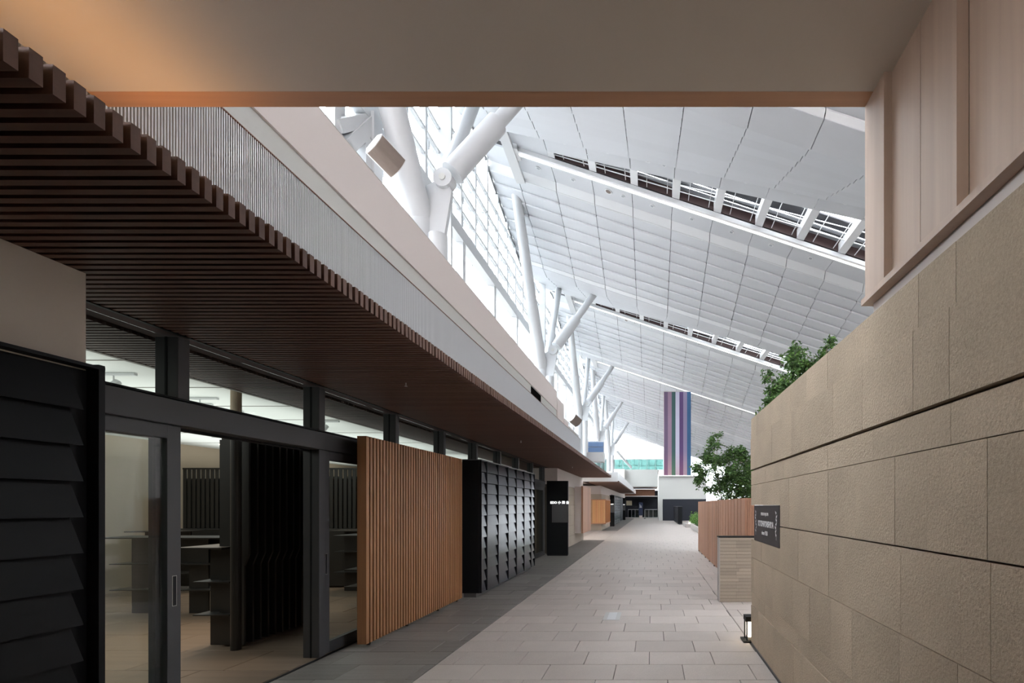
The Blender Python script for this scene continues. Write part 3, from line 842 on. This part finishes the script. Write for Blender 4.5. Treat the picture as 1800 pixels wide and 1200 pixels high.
# ================================================================ CEDAR FENCE and low stone pillar, sign, lantern
fe2 = thing('cedar_fence', 'reddish cedar plank fence beyond the low stone pillar', 'fence', (1.515, y(11.15), 0))
LF = y(22.5)-y(11.15); npk = 46; d = LF/npk
pm = [B(0, .03, 0, d-.004, .04, 1.62).mesh('plank', M_fence), B(.006, .03, 0, d-.004, .04, 1.62).mesh('plank', M_fence)]
for i in range(npk): obj('plank', pm[i % 2], M_fence, fe2, (random.uniform(0,.004), i*d, 0))
obj('core', B(.03, .09, .005, LF, .045, 1.61), M_screen_back, fe2)
for i in range(4): obj('plank', B(-.0+i*.04, .036+i*.04, -.02, 0, .04, 1.62), M_fence, fe2)
for i in range(9): obj('foot', B(.01, .05, .1+i*(LF-.2)/8, .16+i*(LF-.2)/8, 0, .042), M_rubber, fe2)

pr = thing('stone_pillar', 'low pillar faced with thin sandstone courses in front of the cedar fence', 'pillar', (1.04, y(10.6), 0))
obj('core', B(.006, .60, .006, .18, 0, 1.0), M_joint, pr)
hh = 1.0/19
for i in range(19):
    cut = .27 if i % 3 else .31
    for a, b in ((0.018, cut), (cut, .60)):
        obj('stone_strip', B(a+.001, b-.001, random.uniform(-.002, .002), .02, i*hh+.003, (i+1)*hh-.0015), M_stone2, pr)
obj('side_slab', B(0, .018, 0, .19, 0, 1.0), M_curb, pr)
obj('cap', B(-.004, .62, -.004, .20, 1.0, 1.018), M_black, pr)

sg = thing('shop_sign', 'dark square shop sign with pale lettering set into a notch in the stone wall end', 'sign', (1.071, y(6.445), 1.32))
hw = (y(7.16)-y(5.735))/2
obj('board', B(0, .035, -hw, hw, -.181, .181), M_sign, sg, bev=.002)
# the board faces -X: text is read from the passage, so its own x axis runs towards -Y
RT = (math.pi/2, 0, -math.pi/2)
text_obj('KYOHAYASHIYA', .083, (-.001, 0, .0), RT, M_ink, sg, sx=1.0)
text_obj('KYOTO UJI-CHA', .040, (-.001, 0.03, .095), RT, M_ink, sg)
text_obj('since 1753', .055, (-.001, 0.03, -.085), RT, M_ink, sg)
for s_ in (-1, 1):
    lf = MB()
    for i in range(7):
        zz = .10 - i*.032; yy = s_*(hw*.80 + .018*math.sin(i*1.1))
        lf.add([(-.003, yy, zz), (-.003, yy+.022, zz+.012), (-.003, yy+.03*(-1)**i, zz+.034), (-.003, yy-.01, zz+.016)], [(0,1,2,3)])
        lf.add([(-.0032, yy-.003, zz), (-.0032, yy+.003, zz), (-.0032, yy+.004, zz-.03), (-.0032, yy-.002, zz-.03)], [(0,1,2,3)])
    obj('leaf_sprig', lf, M_ink, sg)

ln = thing('floor_lantern', 'small black-framed glowing lantern on the paving at the end of the stone wall', 'lantern', (1.0, y(7.44), 0))
obj('base_plate', B(0, .24, 0, .20, 0.002, .018), M_black, ln)
for (a, b) in ((.035, .03), (.035, .155), (.19, .03), (.19, .155)):
    obj('corner_post', B(a, a+.014, b, b+.014, .018, .275), M_black, ln)
obj('top', B(.03, .21, .025, .175, .225, .278), M_black, ln)
obj('light_box', B(.055, .185, .045, .155, .055, .222), M_glow_lamp, ln)
obj('light_foot', B(.06, .18, .05, .15, .018, .055), M_grey_trim, ln)

fb = thing('floor_light_fitting', 'small recessed glass floor fitting in the light paving', 'floor light', (-.60+.0, y(8.92), 0))
fx0 = -.647+.60
obj('frame', B(fx0, fx0+.22, 0, y(.655), -.01, .003), M_chrome, fb)
obj('lens', B(fx0+.055, fx0+.165, .015, y(.655)-.015, .003, .005), M_white, fb)
tag(obj('access_cover', B(-.25, .05, y(37), y(37.4), .001, .004), M_grey_trim), 'thin metal access cover in the paving far along the passage', 'cover')

# ================================================================ BANNER
YBn = y(45.5)
bn = thing('hanging_banner', 'tall hanging banner of vertical purple, green, white and blue stripes', 'banner', (.80, YBn, 0))
zt, zb = EYE+7.58, EYE+2.0
cols = [(118,98,126), (166,136,158), (70,104,104), (214,210,232), (98,72,122), (152,138,168), (56,100,142)]
def stripe_mat(i, c):
    c = tuple(v*.88 for v in c)
    m = mat('banner_stripe_%d' % i, sr(*c), .8)
    nt = m.node_tree; n = nt.nodes; L = nt.links
    tcn = n.new('ShaderNodeTexCoord'); sx = n.new('ShaderNodeSeparateXYZ'); L.new(tcn.outputs['Object'], sx.inputs[0])
    mr = n.new('ShaderNodeMapRange'); mr.inputs['From Min'].default_value = zb; mr.inputs['From Max'].default_value = zb+1.6
    mr.inputs['To Min'].default_value = .55; mr.inputs['To Max'].default_value = 0
    L.new(sx.outputs['Z'], mr.inputs['Value'])
    mx = n.new('ShaderNodeMix'); mx.data_type = 'RGBA'
    mx.inputs['A'].default_value = (*sr(*c), 1)
    mx.inputs['B'].default_value = (*sr(*((205,165,165) if i in (1,3,5) else (150,95,120) if i in (0,4) else (100,130,95) if i == 2 else (70,110,140))), 1)
    L.new(mr.outputs[0], mx.inputs['Factor']); L.new(mx.outputs['Result'], n['Principled BSDF'].inputs['Base Color'])
    return m
wst = 1.80/7
for i, c in enumerate(cols):
    obj('stripe', B(i*wst, (i+1)*wst, 0, .012, zb, zt), stripe_mat(i, c), bn)
obj('side_cloth', B(-.01, 0, 0, .35, zb+.05, zt), mat('banner_side', sr(220,200,200), .8), bn)
obj('top_bar', MB().tube((-.02,.01,zt), (1.92,.01,zt), .02, seg=8), M_chrome, bn)
obj('hanging_wire', MB().tube((.05,.01,zt), (.05,.01,zt+.9), .006, seg=6).tube((1.75,.01,zt), (1.75,.01,zt+.33), .006, seg=6), M_chrome, bn)

# blue panel on deck box
bp_ = thing('blue_panel_box', 'white box with two blue glass panes above the end of the first canopy', 'display box', (-2.5, y(26), ZS+.5))
obj('box', B(0, .66, 0, .5, 0, .36), M_white, bp_)
for i in range(2): obj('blue_pane', B(.06+.0, .64, .1, .14, .38+i*.20, .56+i*.20), M_blue_glass, bp_)
obj('frame', B(.04, .66, .14, .16, .36, .80), M_white, bp_)
balustrade('small glass balustrade at the end of the first canopy roof', -2.4, -1.85, y(28.2), ZS+.10, ZS+.75, 2)

# ================================================================ ROOF OF THE HALL
SL = -.33; XL = -4.9; BAY = 13.8
def zr(x, h): return EYE + h + SL*x
XJ = [XL] + [.58+1.15*k for k in range(-4, 12)]       # joints between panel columns
rf = struct('roof', None, None, 'folded white metal panel roof sloping down across the hall')
def rpanel(x0, x1, ya, yb, ha, hb, th=.05, g=.008, ya1=None):
    ya1 = ya if ya1 is None else ya1
    x0 += g; x1 -= g
    z = zr
    return MB().hexa([(x0,ya,z(x0,ha)), (x1,ya1,z(x1,ha)), (x1,yb,z(x1,hb)), (x0,yb,z(x0,hb)),
                      (x0,ya,z(x0,ha)+th), (x1,ya1,z(x1,ha)+th), (x1,yb,z(x1,hb)+th), (x0,yb,z(x0,hb)+th)])
def eX(x): return -.60 - .23*(x+2.2)
def nX(x): return eX(x) - 1.25
cache = {}
def mk_panel(key, i, y0, *a, part, stuff, **kw):
    """alike panels of one row kind share a mesh: built at the first column, shifted along X"""
    x0, x1 = XJ[i], XJ[i+1]
    if part:
        if i == 0:
            mb = rpanel(x0, x1, 0, *a, **kw)
            obj('roof_panel', mb, M_roof, rf, (0, y0, 0)); return
        if key not in cache:
            mb = rpanel(0, 1.15, 0, *a, **kw); cache[key] = mb.mesh('roof_panel', M_roof)
        obj('roof_panel', cache[key], M_roof, rf, (x0, y0, SL*x0))
    else:
        mb = rpanel(x0, x1, 0, *a, **kw)
        stuff.add([(v[0], v[1]+y0, v[2]) for v in mb.v], mb.f)
stuff = MB(); n_part = 0
for k in range(-1, 6):
    ys = 19.1 + BAY*k
    rows = []
    # descending rows, trough, ascending rows (offsets from the light strip)
    h = 8.47
    du = (6.1-1.45)/8; dh = (8.47-7.46)/8
    for r in range(8):
        rows.append(('d%d' % r, 1.45+r*du, 1.45+(r+1)*du+.02, h - dh*r, h - dh*r - dh*.5))
    rows.append(('t', 6.1, 7.1, 7.40, 7.40))
    du2 = (11.95-7.1)/8
    for r in range(8):
        rows.append(('a%d' % r, 7.1+r*du2, 7.1+(r+1)*du2+.02, 7.46+dh*r, 7.46+dh*r+dh*.5))
    for (nm, a, b, ha, hb) in rows:
        yA = ys + a
        if yA + (b-a) < 2.5 or yA > 87: continue
        for i in range(len(XJ)-1):
            if nm[0] == 'a':
                q = int(nm[1]); xa_, xb_ = XJ[i], XJ[i+1]
                f0, f1 = q/8, (q+1)/8 + .004
                U = lambda f, x: y(ys + 7.1 + f*(6.7 + nX(x)))
                g = .008; xa_ += g; xb_ -= g
                pts = [(xa_, U(f0,xa_), zr(xa_,ha)), (xb_, U(f0,xb_), zr(xb_,ha)), (xb_, U(f1,xb_), zr(xb_,hb)), (xa_, U(f1,xa_), zr(xa_,hb))]
                pts += [(p[0], p[1], p[2]+.05) for p in pts]
                if 11.0 < yA < 31.5 and XJ[i] < 6.2 and n_part < 296:
                    n_part += 1
                    o_ = pts[0]
                    obj('roof_panel', MB().hexa([(p[0]-o_[0], p[1]-o_[1], p[2]-o_[2]) for p in pts]), M_roof, rf, o_)
                else: stuff.hexa(pts)
                continue
            vis = 11.0 < yA < 31.5 and XJ[i] < 6.2 and XJ[i+1]/ (yA) * 1200 < 480
            if vis and n_part < 296:
                n_part += 1
                mk_panel(nm, i, y(yA), y(b-a), ha, hb, part=True, stuff=stuff)
            else:
                mk_panel(nm, i, y(yA), y(b-a), ha, hb, part=False, stuff=stuff)
    lip = MB()
    for (nm, a, b, ha, hb) in rows:
        if nm[0] != 'd' or ys+a < 5 or ys+a > 87: continue
        for i in range(len(XJ)-1):
            x0, x1 = XJ[i]+.016, XJ[i+1]-.016
            for_ = y(ys+a)
            lip.hexa([(x0,for_-.012,zr(x0,ha)),(x1,for_-.012,zr(x1,ha)),(x1,for_-.001,zr(x1,ha)),(x0,for_-.001,zr(x0,ha)),
                      (x0,for_-.012,zr(x0,ha)+.055),(x1,for_-.012,zr(x1,ha)+.055),(x1,for_-.001,zr(x1,ha)+.055),(x0,for_-.001,zr(x0,ha)+.055)])
    if lip.v: obj('lit_panel_lips', lip, M_white, rf, kind='stuff')  # whiter than the panels: light on the risers put into the colour
    # smooth flanges between bands, rows and trough
    fg_ = MB()
    for i in range(len(XJ)-1):
        for (u0, u1, h0, h1) in ((1.28, 1.46, 8.70, 8.46), (6.0, 6.12, 7.50, 7.40), (7.08, 7.2, 7.40, 7.48)):
            if ys+u0 < 87: 
                mb = rpanel(XJ[i], XJ[i+1], y(ys+u0), y(ys+u1), h0, h1, th=.03, g=.008); fg_.add(mb.v, mb.f)
    if fg_.v: obj('flange', fg_, M_white, rf, kind='stuff')
    # flat bands and the strip
    sk = MB(); bandp = MB()
    if ys > 5 and ys < 86:
        for i in range(len(XJ)-1):
            x0, x1 = XJ[i], XJ[i+1]
            b2p = rpanel(x0, x1, y(ys+.15), y(ys+1.30), 8.70, 8.70, g=.008)
            b1 = MB(); th = .05; xa, xb_ = x0+.008, x1-.008
            ea, eb = (eX(xa), eX(xb_)) if x0 > -3 else (-.15, -.15)
            na, nb = nX(xa), nX(xb_)
            b1.hexa([(xa,y(ys+na),zr(xa,8.72)), (xb_,y(ys+nb),zr(xb_,8.72)), (xb_,y(ys+eb),zr(xb_,8.72)), (xa,y(ys+ea),zr(xa,8.72)),
                     (xa,y(ys+na),zr(xa,8.72)+th), (xb_,y(ys+nb),zr(xb_,8.72)+th), (xb_,y(ys+eb),zr(xb_,8.72)+th), (xa,y(ys+ea),zr(xa,8.72)+th)])
            if k == 0 and x0 < 6:
                obj('band_panel', b2p, M_plaster2 if False else M_roof, rf); obj('band_panel', b1, M_roof, rf)
            else:
                bandp.add(b2p.v, b2p.f); bandp.add(b1.v, b1.f)
        if bandp.v: obj('band_panels', bandp, M_roof, rf, kind='stuff')
        # skylight well
        blk = MB(); sky = MB(); brn = MB(); gry = MB(); rod = MB()
        xs, xe = -2.75, 14.2
        def long(mbx, u0, u1, h0, h1, a=xs, b=xe):
            mbx.hexa([(a,y(ys+u0),zr(a,h0)),(b,y(ys+u0),zr(b,h0)),(b,y(ys+u1),zr(b,h0)),(a,y(ys+u1),zr(a,h0)),
                      (a,y(ys+u0),zr(a,h1)),(b,y(ys+u0),zr(b,h1)),(b,y(ys+u1),zr(b,h1)),(a,y(ys+u1),zr(a,h1))])
        def slant(mbx, f0, f1, h0, h1, a=xs, b=xe):
            # f: 0 = rail side, 1 = near edge of the slot
            U = lambda f, x: y(ys - .15 + f*(eX(x)+.15))
            mbx.hexa([(a,U(f1,a),zr(a,h0)),(b,U(f1,b),zr(b,h0)),(b,U(f0,b),zr(b,h0)),(a,U(f0,a),zr(a,h0)),
                      (a,U(f1,a),zr(a,h1)),(b,U(f1,b),zr(b,h1)),(b,U(f0,b),zr(b,h1)),(a,U(f0,a),zr(a,h1))])
        long(brn, -.20, -.16, 8.74, 9.02)
        long(gry, -.36, -.21, 8.99, 9.03); long(blk, -.60, -.34, 9.05, 9.08)
        long(gry, -.74, -.62, 8.98, 9.02); long(blk, -1.30, -.70, 9.06, 9.10)
        if k > 3: slant(gry, 0, 1.05, 9.2, 9.25)
        for xx in [XJ[i] for i in range(2, len(XJ)-1)]:
            y0_, y1_ = y(ys+eX(xx)-.05), y(ys-.15)
            sky.hexa([(xx-.02,y0_,zr(xx,8.735)),(xx+.18,y0_,zr(xx+.18,8.735)),(xx+.18,y1_,zr(xx+.18,8.735)),(xx-.02,y1_,zr(xx,8.735)),
                      (xx-.02,y0_,zr(xx,8.95)),(xx+.18,y0_,zr(xx+.18,8.95)),(xx+.18,y1_,zr(xx+.18,8.95)),(xx-.02,y1_,zr(xx,8.95))])
            for dx in (.42, .98):
                rod.box(xx+dx, xx+dx+.018, y(ys+eX(xx+dx)), y(ys-.16), zr(xx+dx,8.76), zr(xx+dx,8.76)+.02)
        for f_ in (.33, .66):
            rod.bar((xs, y(ys-.15+f_*(eX(xs)+.15)), zr(xs,8.79)), (xe, y(ys-.15+f_*(eX(xe)+.15)), zr(xe,8.79)), .02, .02)
        obj('skylight_louvre', brn, M_brown_louvre, rf); obj('skylight_void', blk, M_roof_dark, rf, kind='stuff'); obj('skylight_blades', gry, M_grey_louvre, rf, kind='stuff')
        obj('skylight_frame', sky, M_white, rf, kind='stuff'); obj('skylight_rods', rod, M_white, rf, kind='stuff')
        mb = MB(); long(mb, -.15, .16, 8.60, 8.72, -3.84, 14.2); obj('light_rail', mb, M_white, rf)
        mb = MB(); long(mb, -.02, .07, 8.585, 8.598, -3.82, 14.2); obj('light_strip', mb, M_glow_w, rf)
        # end gutter box at the strip's left end
        mb = MB().bar((-3.95, y(ys-1.3), zr(-3.95,8.60)), (-3.95, y(ys+1.5), zr(-3.95,8.45)), .26, .12)
        mb.bar((-3.90, y(ys-.3), zr(-3.95,8.66)), (-3.90, y(ys+.35), zr(-3.95,8.66)), .36, .30)
        obj('end_box', mb, M_white, rf)
stuff.hexa([(XL,y(85.4),zr(XL,8.35)),(14.3,y(85.4),zr(14.3,8.35)),(14.3,y(88.3),zr(14.3,8.3)),(XL,y(88.3),zr(XL,8.3)),
            (XL,y(85.4),zr(XL,8.4)),(14.3,y(85.4),zr(14.3,8.4)),(14.3,y(88.3),zr(14.3,8.4)),(XL,y(88.3),zr(XL,8.4))])
obj('far_panels', stuff, M_roof, rf, kind='stuff')
# dark void above the panels (leaves the skylights open)
vd = MB()
for k in range(-1, 6):
    ys = 19.1 + BAY*k
    e0, e1 = eX(-4.95), eX(14.3)
    for (a0, a1, b0, b1, h0, h1, xl, xr) in ((-.10,-.10,1.4,1.4,8.95,8.95,-4.95,14.3), (1.4,1.4,6.5,6.5,8.9,7.8,-4.95,14.3),
            (6.5,6.5,BAY+e0-1.2,BAY+e1-1.2,7.8,8.9,-4.95,14.3), (BAY+e0-1.2,BAY+e1-1.2,BAY+e0,BAY+e1,8.9,8.95,-4.95,14.3), (-1.2,-1.2,-.05,-.05,8.95,8.95,-4.95,-2.8)):
        if ys+a0 < -4 or ys+a0 > 86.5 or (k == 5 and a0 > 1): continue
        vd.hexa([(xl,y(ys+a0),zr(xl,h0)),(xr,y(ys+a1),zr(xr,h0)),(xr,y(ys+b1),zr(xr,h1)),(xl,y(ys+b0),zr(xl,h1)),
                 (xl,y(ys+a0),zr(xl,h0)+.05),(xr,y(ys+a1),zr(xr,h0)+.05),(xr,y(ys+b1),zr(xr,h1)+.05),(xl,y(ys+b0),zr(xl,h1)+.05)])
obj('roof_deck', vd, M_roof_dark, rf)

# downlights and ceiling speakers in the bands of the two nearest strips
def disc(nm, label, cat, x, yy, h, r, inner, group):
    t = thing(nm, label, cat, (x, yy, zr(x, h)-.004), group)
    d = Vector((1, 0, SL)).normalized(); nrm = Vector((-SL, 0, 1)).normalized()*-1
    obj('trim_ring', MB().tube((0,0,0), nrm*.012, r, r*.96, seg=20), M_white, t)
    obj('lens', MB().tube(nrm*.0125, nrm*.014, r*.68, seg=16), inner, t)
cnt = {'a': 0, 'b': 0}
for k, nmax, word in ((0, 8, 'nearest'), (1, 6, 'second')):
    ys = 19.1+BAY*k
    for which, u, h, sp_ in (('far side', .72, 8.70, (2, 8)), ('near side', None, 8.72, (3,))):
        for j in range(nmax):
            xm = XJ[0]+1.6 if j == 0 else (XJ[j+1]+XJ[j+2])/2 if j+2 < len(XJ) else 9
            if which == 'near side': u = eX(xm) - .72
            if j in sp_:
                disc('ceiling_speaker', 'round grey ceiling speaker, %s of the %s roof light strip' % (which, word), 'ceiling speaker', xm-.12, y(ys+u), h, .115, M_spk, 'round speakers in the roof bands')
                disc('ceiling_sensor', 'small round sensor beside the speaker, %s of the %s light strip' % (which, word), 'sensor', xm+.30, y(ys+u), h, .065, M_grey_louvre, 'small sensors in the roof bands')
            else:
                disc('recessed_downlight', '%s recessed downlight from the left, %s of the %s light strip' % (ORD[j], which, word), 'downlight', xm, y(ys+u), h, .075, M_grey_louvre, 'recessed downlights in the roof bands')

# ================================================================ GLAZED SIDE WALL (left)
wl = struct('window_left', None, None, 'high glazed side wall with white steel framing')
HB = 6.7
ybot, yend = y(6), y(88)
obj('main_beam', B(-5.0, -4.78, ybot, yend, EYE+HB, EYE+HB+.32), M_steel, wl)
v = 10.45 - 3.45*2
while v < 88:
    obj('lower_post', B(-4.98, -4.80, y(v), y(v)+.17, EYE+2.5, EYE+HB), M_steel, wl); v += 3.45
def roofh(v):
    u = (v - 19.1) % BAY
    if u < 1.45: return 8.7
    if u < 6.1: return 8.47-(u-1.45)/4.65*1.0
    if u < 7.1: return 7.4
    if u < 11.95: return 7.46+(u-7.1)/4.85*1.0
    return 8.72
mu = MB(); v = 5.0
mull = []
while v < 86:
    top = zr(XL, roofh(v))
    mb = B(-4.96, -4.86, y(v), y(v)+.07, EYE+HB+.32, top)
    if v < 45: obj('mullion', mb, M_steel, wl)
    else: mu.add(mb.v, mb.f)
    v += 1.38
obj('far_mullions', mu, M_steel, wl, kind='stuff')
for h in (7.55, 8.1, 8.65, 9.2):
    obj('transom', B(-4.95, -4.88, ybot, yend, EYE+h, EYE+h+.05), M_steel, wl)
sec = MB(); gk = MB(); v = 5.6
while v < 86:
    sec.box(-5.55, -5.48, y(v), y(v)+.06, EYE+HB, zr(XL, roofh(v))+.2)
    for h in (7.35, 7.95, 8.5, 9.05, 9.6):
        if random.random() < .55: gk.box(-5.0, -4.975, y(v), y(v)+.02, EYE+h, EYE+h+random.choice((.18, .35)))
    v += 1.38
for h in (7.3, 7.9, 8.4, 8.95, 9.5): sec.box(-5.55, -5.48, ybot, yend, EYE+h, EYE+h+.06)
obj('outer_frame', sec, M_steel, wl, kind='stuff')
obj('gasket_marks', gk, M_grey_panel, wl, kind='stuff')
obj('glazing', B(-4.93, -4.924, ybot, yend, EYE+HB+.3, EYE+10.2), M_glass_dim, wl)
obj('lower_glazing', B(-5.06, -5.054, ybot, yend, EYE+1.8, EYE+HB), M_glass_dim, wl)
obj('edge_seal', MB().add([], []), M_black, wl) if False else None
es = MB()
vs = [5.3+i*.7 for i in range(116)]
for a, b in zip(vs[:-1], vs[1:]):
    es.hexa([(-4.93,y(a),zr(XL,roofh(a))-.05),(-4.89,y(a),zr(XL,roofh(a))-.05),(-4.89,y(b),zr(XL,roofh(b))-.05),(-4.93,y(b),zr(XL,roofh(b))-.05),
             (-4.93,y(a),zr(XL,roofh(a))+.03),(-4.89,y(a),zr(XL,roofh(a))+.03),(-4.89,y(b),zr(XL,roofh(b))+.03),(-4.93,y(b),zr(XL,roofh(b))+.03)])
obj('edge_seal', es, M_grey_panel, wl)
k = 0
for i in range(6):
    v = 15.7 + BAY*i
    obj('flat_pier', B(-4.92, -4.62, y(v), y(v)+.08, EYE+3.0, zr(XL, roofh(v))), M_steel, wl)
# outside sun-louvre deck
ld = struct('trim_outside_louvres', None, None, 'white louvre deck outside the glazed wall')
lv = MB(); v = 12.0
while v < 70:
    lv.box(-9.0, -5.3, y(v), y(v)+.22, EYE+5.3, EYE+5.36)
    v += .95
for xx in (-5.4, -6.4, -7.4, -8.4): lv.box(xx, xx+.12, y(8), y(75), EYE+5.15, EYE+5.3)
obj('louvre_blades', lv, M_grey_trim, ld, kind='stuff')

# near truss members behind the loudspeaker
def P(px, py, X):                 # the point of the plane x = X seen at that pixel of the photograph
    Y = F*X/(px-1146); return (X, Y, EYE + (888-py)*Y/F)
tb = thing('steel_bracing', 'white steel bracing behind the loudspeaker at the top left of the hall', 'bracing')
X_ = -4.75
for qi, (a, b, w) in enumerate((((586, 150), (586, 300), .14), ((590, 222), (650, 208), .16), ((618, 170), (662, 222), .15), ((650, 215), (600, 262), .16), ((652, 205), (652, 420), .20), ((640, 240), (640, 330), .10))):
    w += .013*qi; X_ = -4.75 + .009*qi
    obj('member', MB().bar(P(*a, X_), P(*b, X_), w, w, up=(1,0,0)), M_steel, tb)
obj('member', MB().bar(P(660, 225, X_), P(745, 360, X_), .14, .14, up=(1,0,0)), M_steel, tb)

# ================================================================ BRANCHING COLUMNS
def column(k):
    Yk = 12.6 + 13.75*k
    words = ['nearest', 'second', 'third', 'fourth', 'fifth', 'sixth']
    t = thing('branching_column', '%s white branching steel column from the viewer, behind the parapet' % words[k], 'column', (0, y(Yk), 0), 'branching steel columns along the glazed wall')
    Hn = 5.9; X0 = -4.28
    smooth(obj('trunk', MB().tube((X0,0,3.3), (X0,0,EYE+Hn-.6), .235, .235, seg=28, cap=False), M_steel, t))
    topv = (X0, y(-5.0), EYE+10.0)
    lo = Vector((X0, 0, EYE+Hn-.62)); hi = Vector(topv); mid = lo.lerp(hi, .42)
    smooth(obj('leaning_strut', MB().tube(lo, mid, .235, .20, seg=28).tube(mid, hi, .185, .15, seg=28), M_steel, t))
    # slim post in front
    smooth(obj('slim_post', MB().tube((-3.93,-.05,3.3), (-3.93,-.05,EYE+Hn-.95), .165, seg=24), M_steel, t))
    obj('gusset', MB().prism([(-4.15, EYE+Hn-1.1), (-3.80, EYE+Hn-1.0), (-3.66, EYE+Hn-.15), (-3.78, EYE+Hn+.12), (-4.2, EYE+Hn-.1)], 'y', -.09, .0), M_steel, t)
    piv = Vector((-3.80, -.05, EYE+Hn+.05))
    obj('pivot_plate', MB().tube(piv+Vector((0,-.12,0)), piv+Vector((0,.1,0)), .17, seg=20), M_steel, t)
    obj('pivot_bolt', MB().tube(piv+Vector((0,-.14,0)), piv+Vector((0,-.12,0)), .06, seg=12), M_grey_trim, t)
    end = Vector((-2.10, y(1.15), EYE+8.82))
    d = (end-piv); a = piv + d.normalized()*.22; b = a + d*.42
    smooth(obj('sleeve', MB().tube(a, b, .20, .195, seg=24), M_steel, t))
    smooth(obj('inclined_strut', MB().tube(b, end-d.normalized()*.3, .135, .13, seg=24), M_steel, t))
    obj('strut_tip', MB().tube(end-d.normalized()*.32, end, .09, .05, seg=12), M_grey_trim, t)
    e2 = Vector((-4.0, y(3.0), EYE+9.35)); s2 = Vector((-4.05, .08, EYE+Hn-.3))
    smooth(obj('rear_strut', MB().tube(s2, s2.lerp(e2,.35), .17, .16, seg=24).tube(s2.lerp(e2,.35), e2, .13, .13, seg=24), M_steel, t))
    return t
for k in range(5): column(k)

loudspeaker((-3.58, y(9.2), EYE+4.70), .37, (-.45, -.85, .35), (-.6, .3, .6), 'white wedge loudspeaker with brown grille beside the nearest branching column')
loudspeaker((-2.75, y(24.5), EYE+3.05), .42, (-.45, -.85, .35), (-.6, .3, .6), 'small white loudspeaker beyond the vent cabinet above the canopy')

# ================================================================ OUTER SHELL
struct('wall_right_hall', B(14.3, 14.6, -3, y(88), 0, 8), M_plaster2, 'right side wall of the hall, hidden from view')
struct('wall_near_hall', B(1.5, 14.6, y(1.0), y(1.3), 0, 12), M_plaster2, 'near end wall of the hall above the low ceiling')
struct('wall_near_upper', B(-9.5, 1.5, y(3.0), y(3.2), CZ+1.5, 14), M_plaster2, 'near end wall of the hall above the low ceiling edge')
struct('wall_left_low', B(-11.3, -11, y(41), y(88), 0, 5), M_plaster2, 'outer wall behind the second shops')

# warm cove lamp above the near canopy
cl = area('cove_lamp', (-2.38, 1.45, 2.83), (math.pi, 0, 0), .35, 2.9, 2.5, (1, .50, .16)); cl.data.spread = math.radians(95)
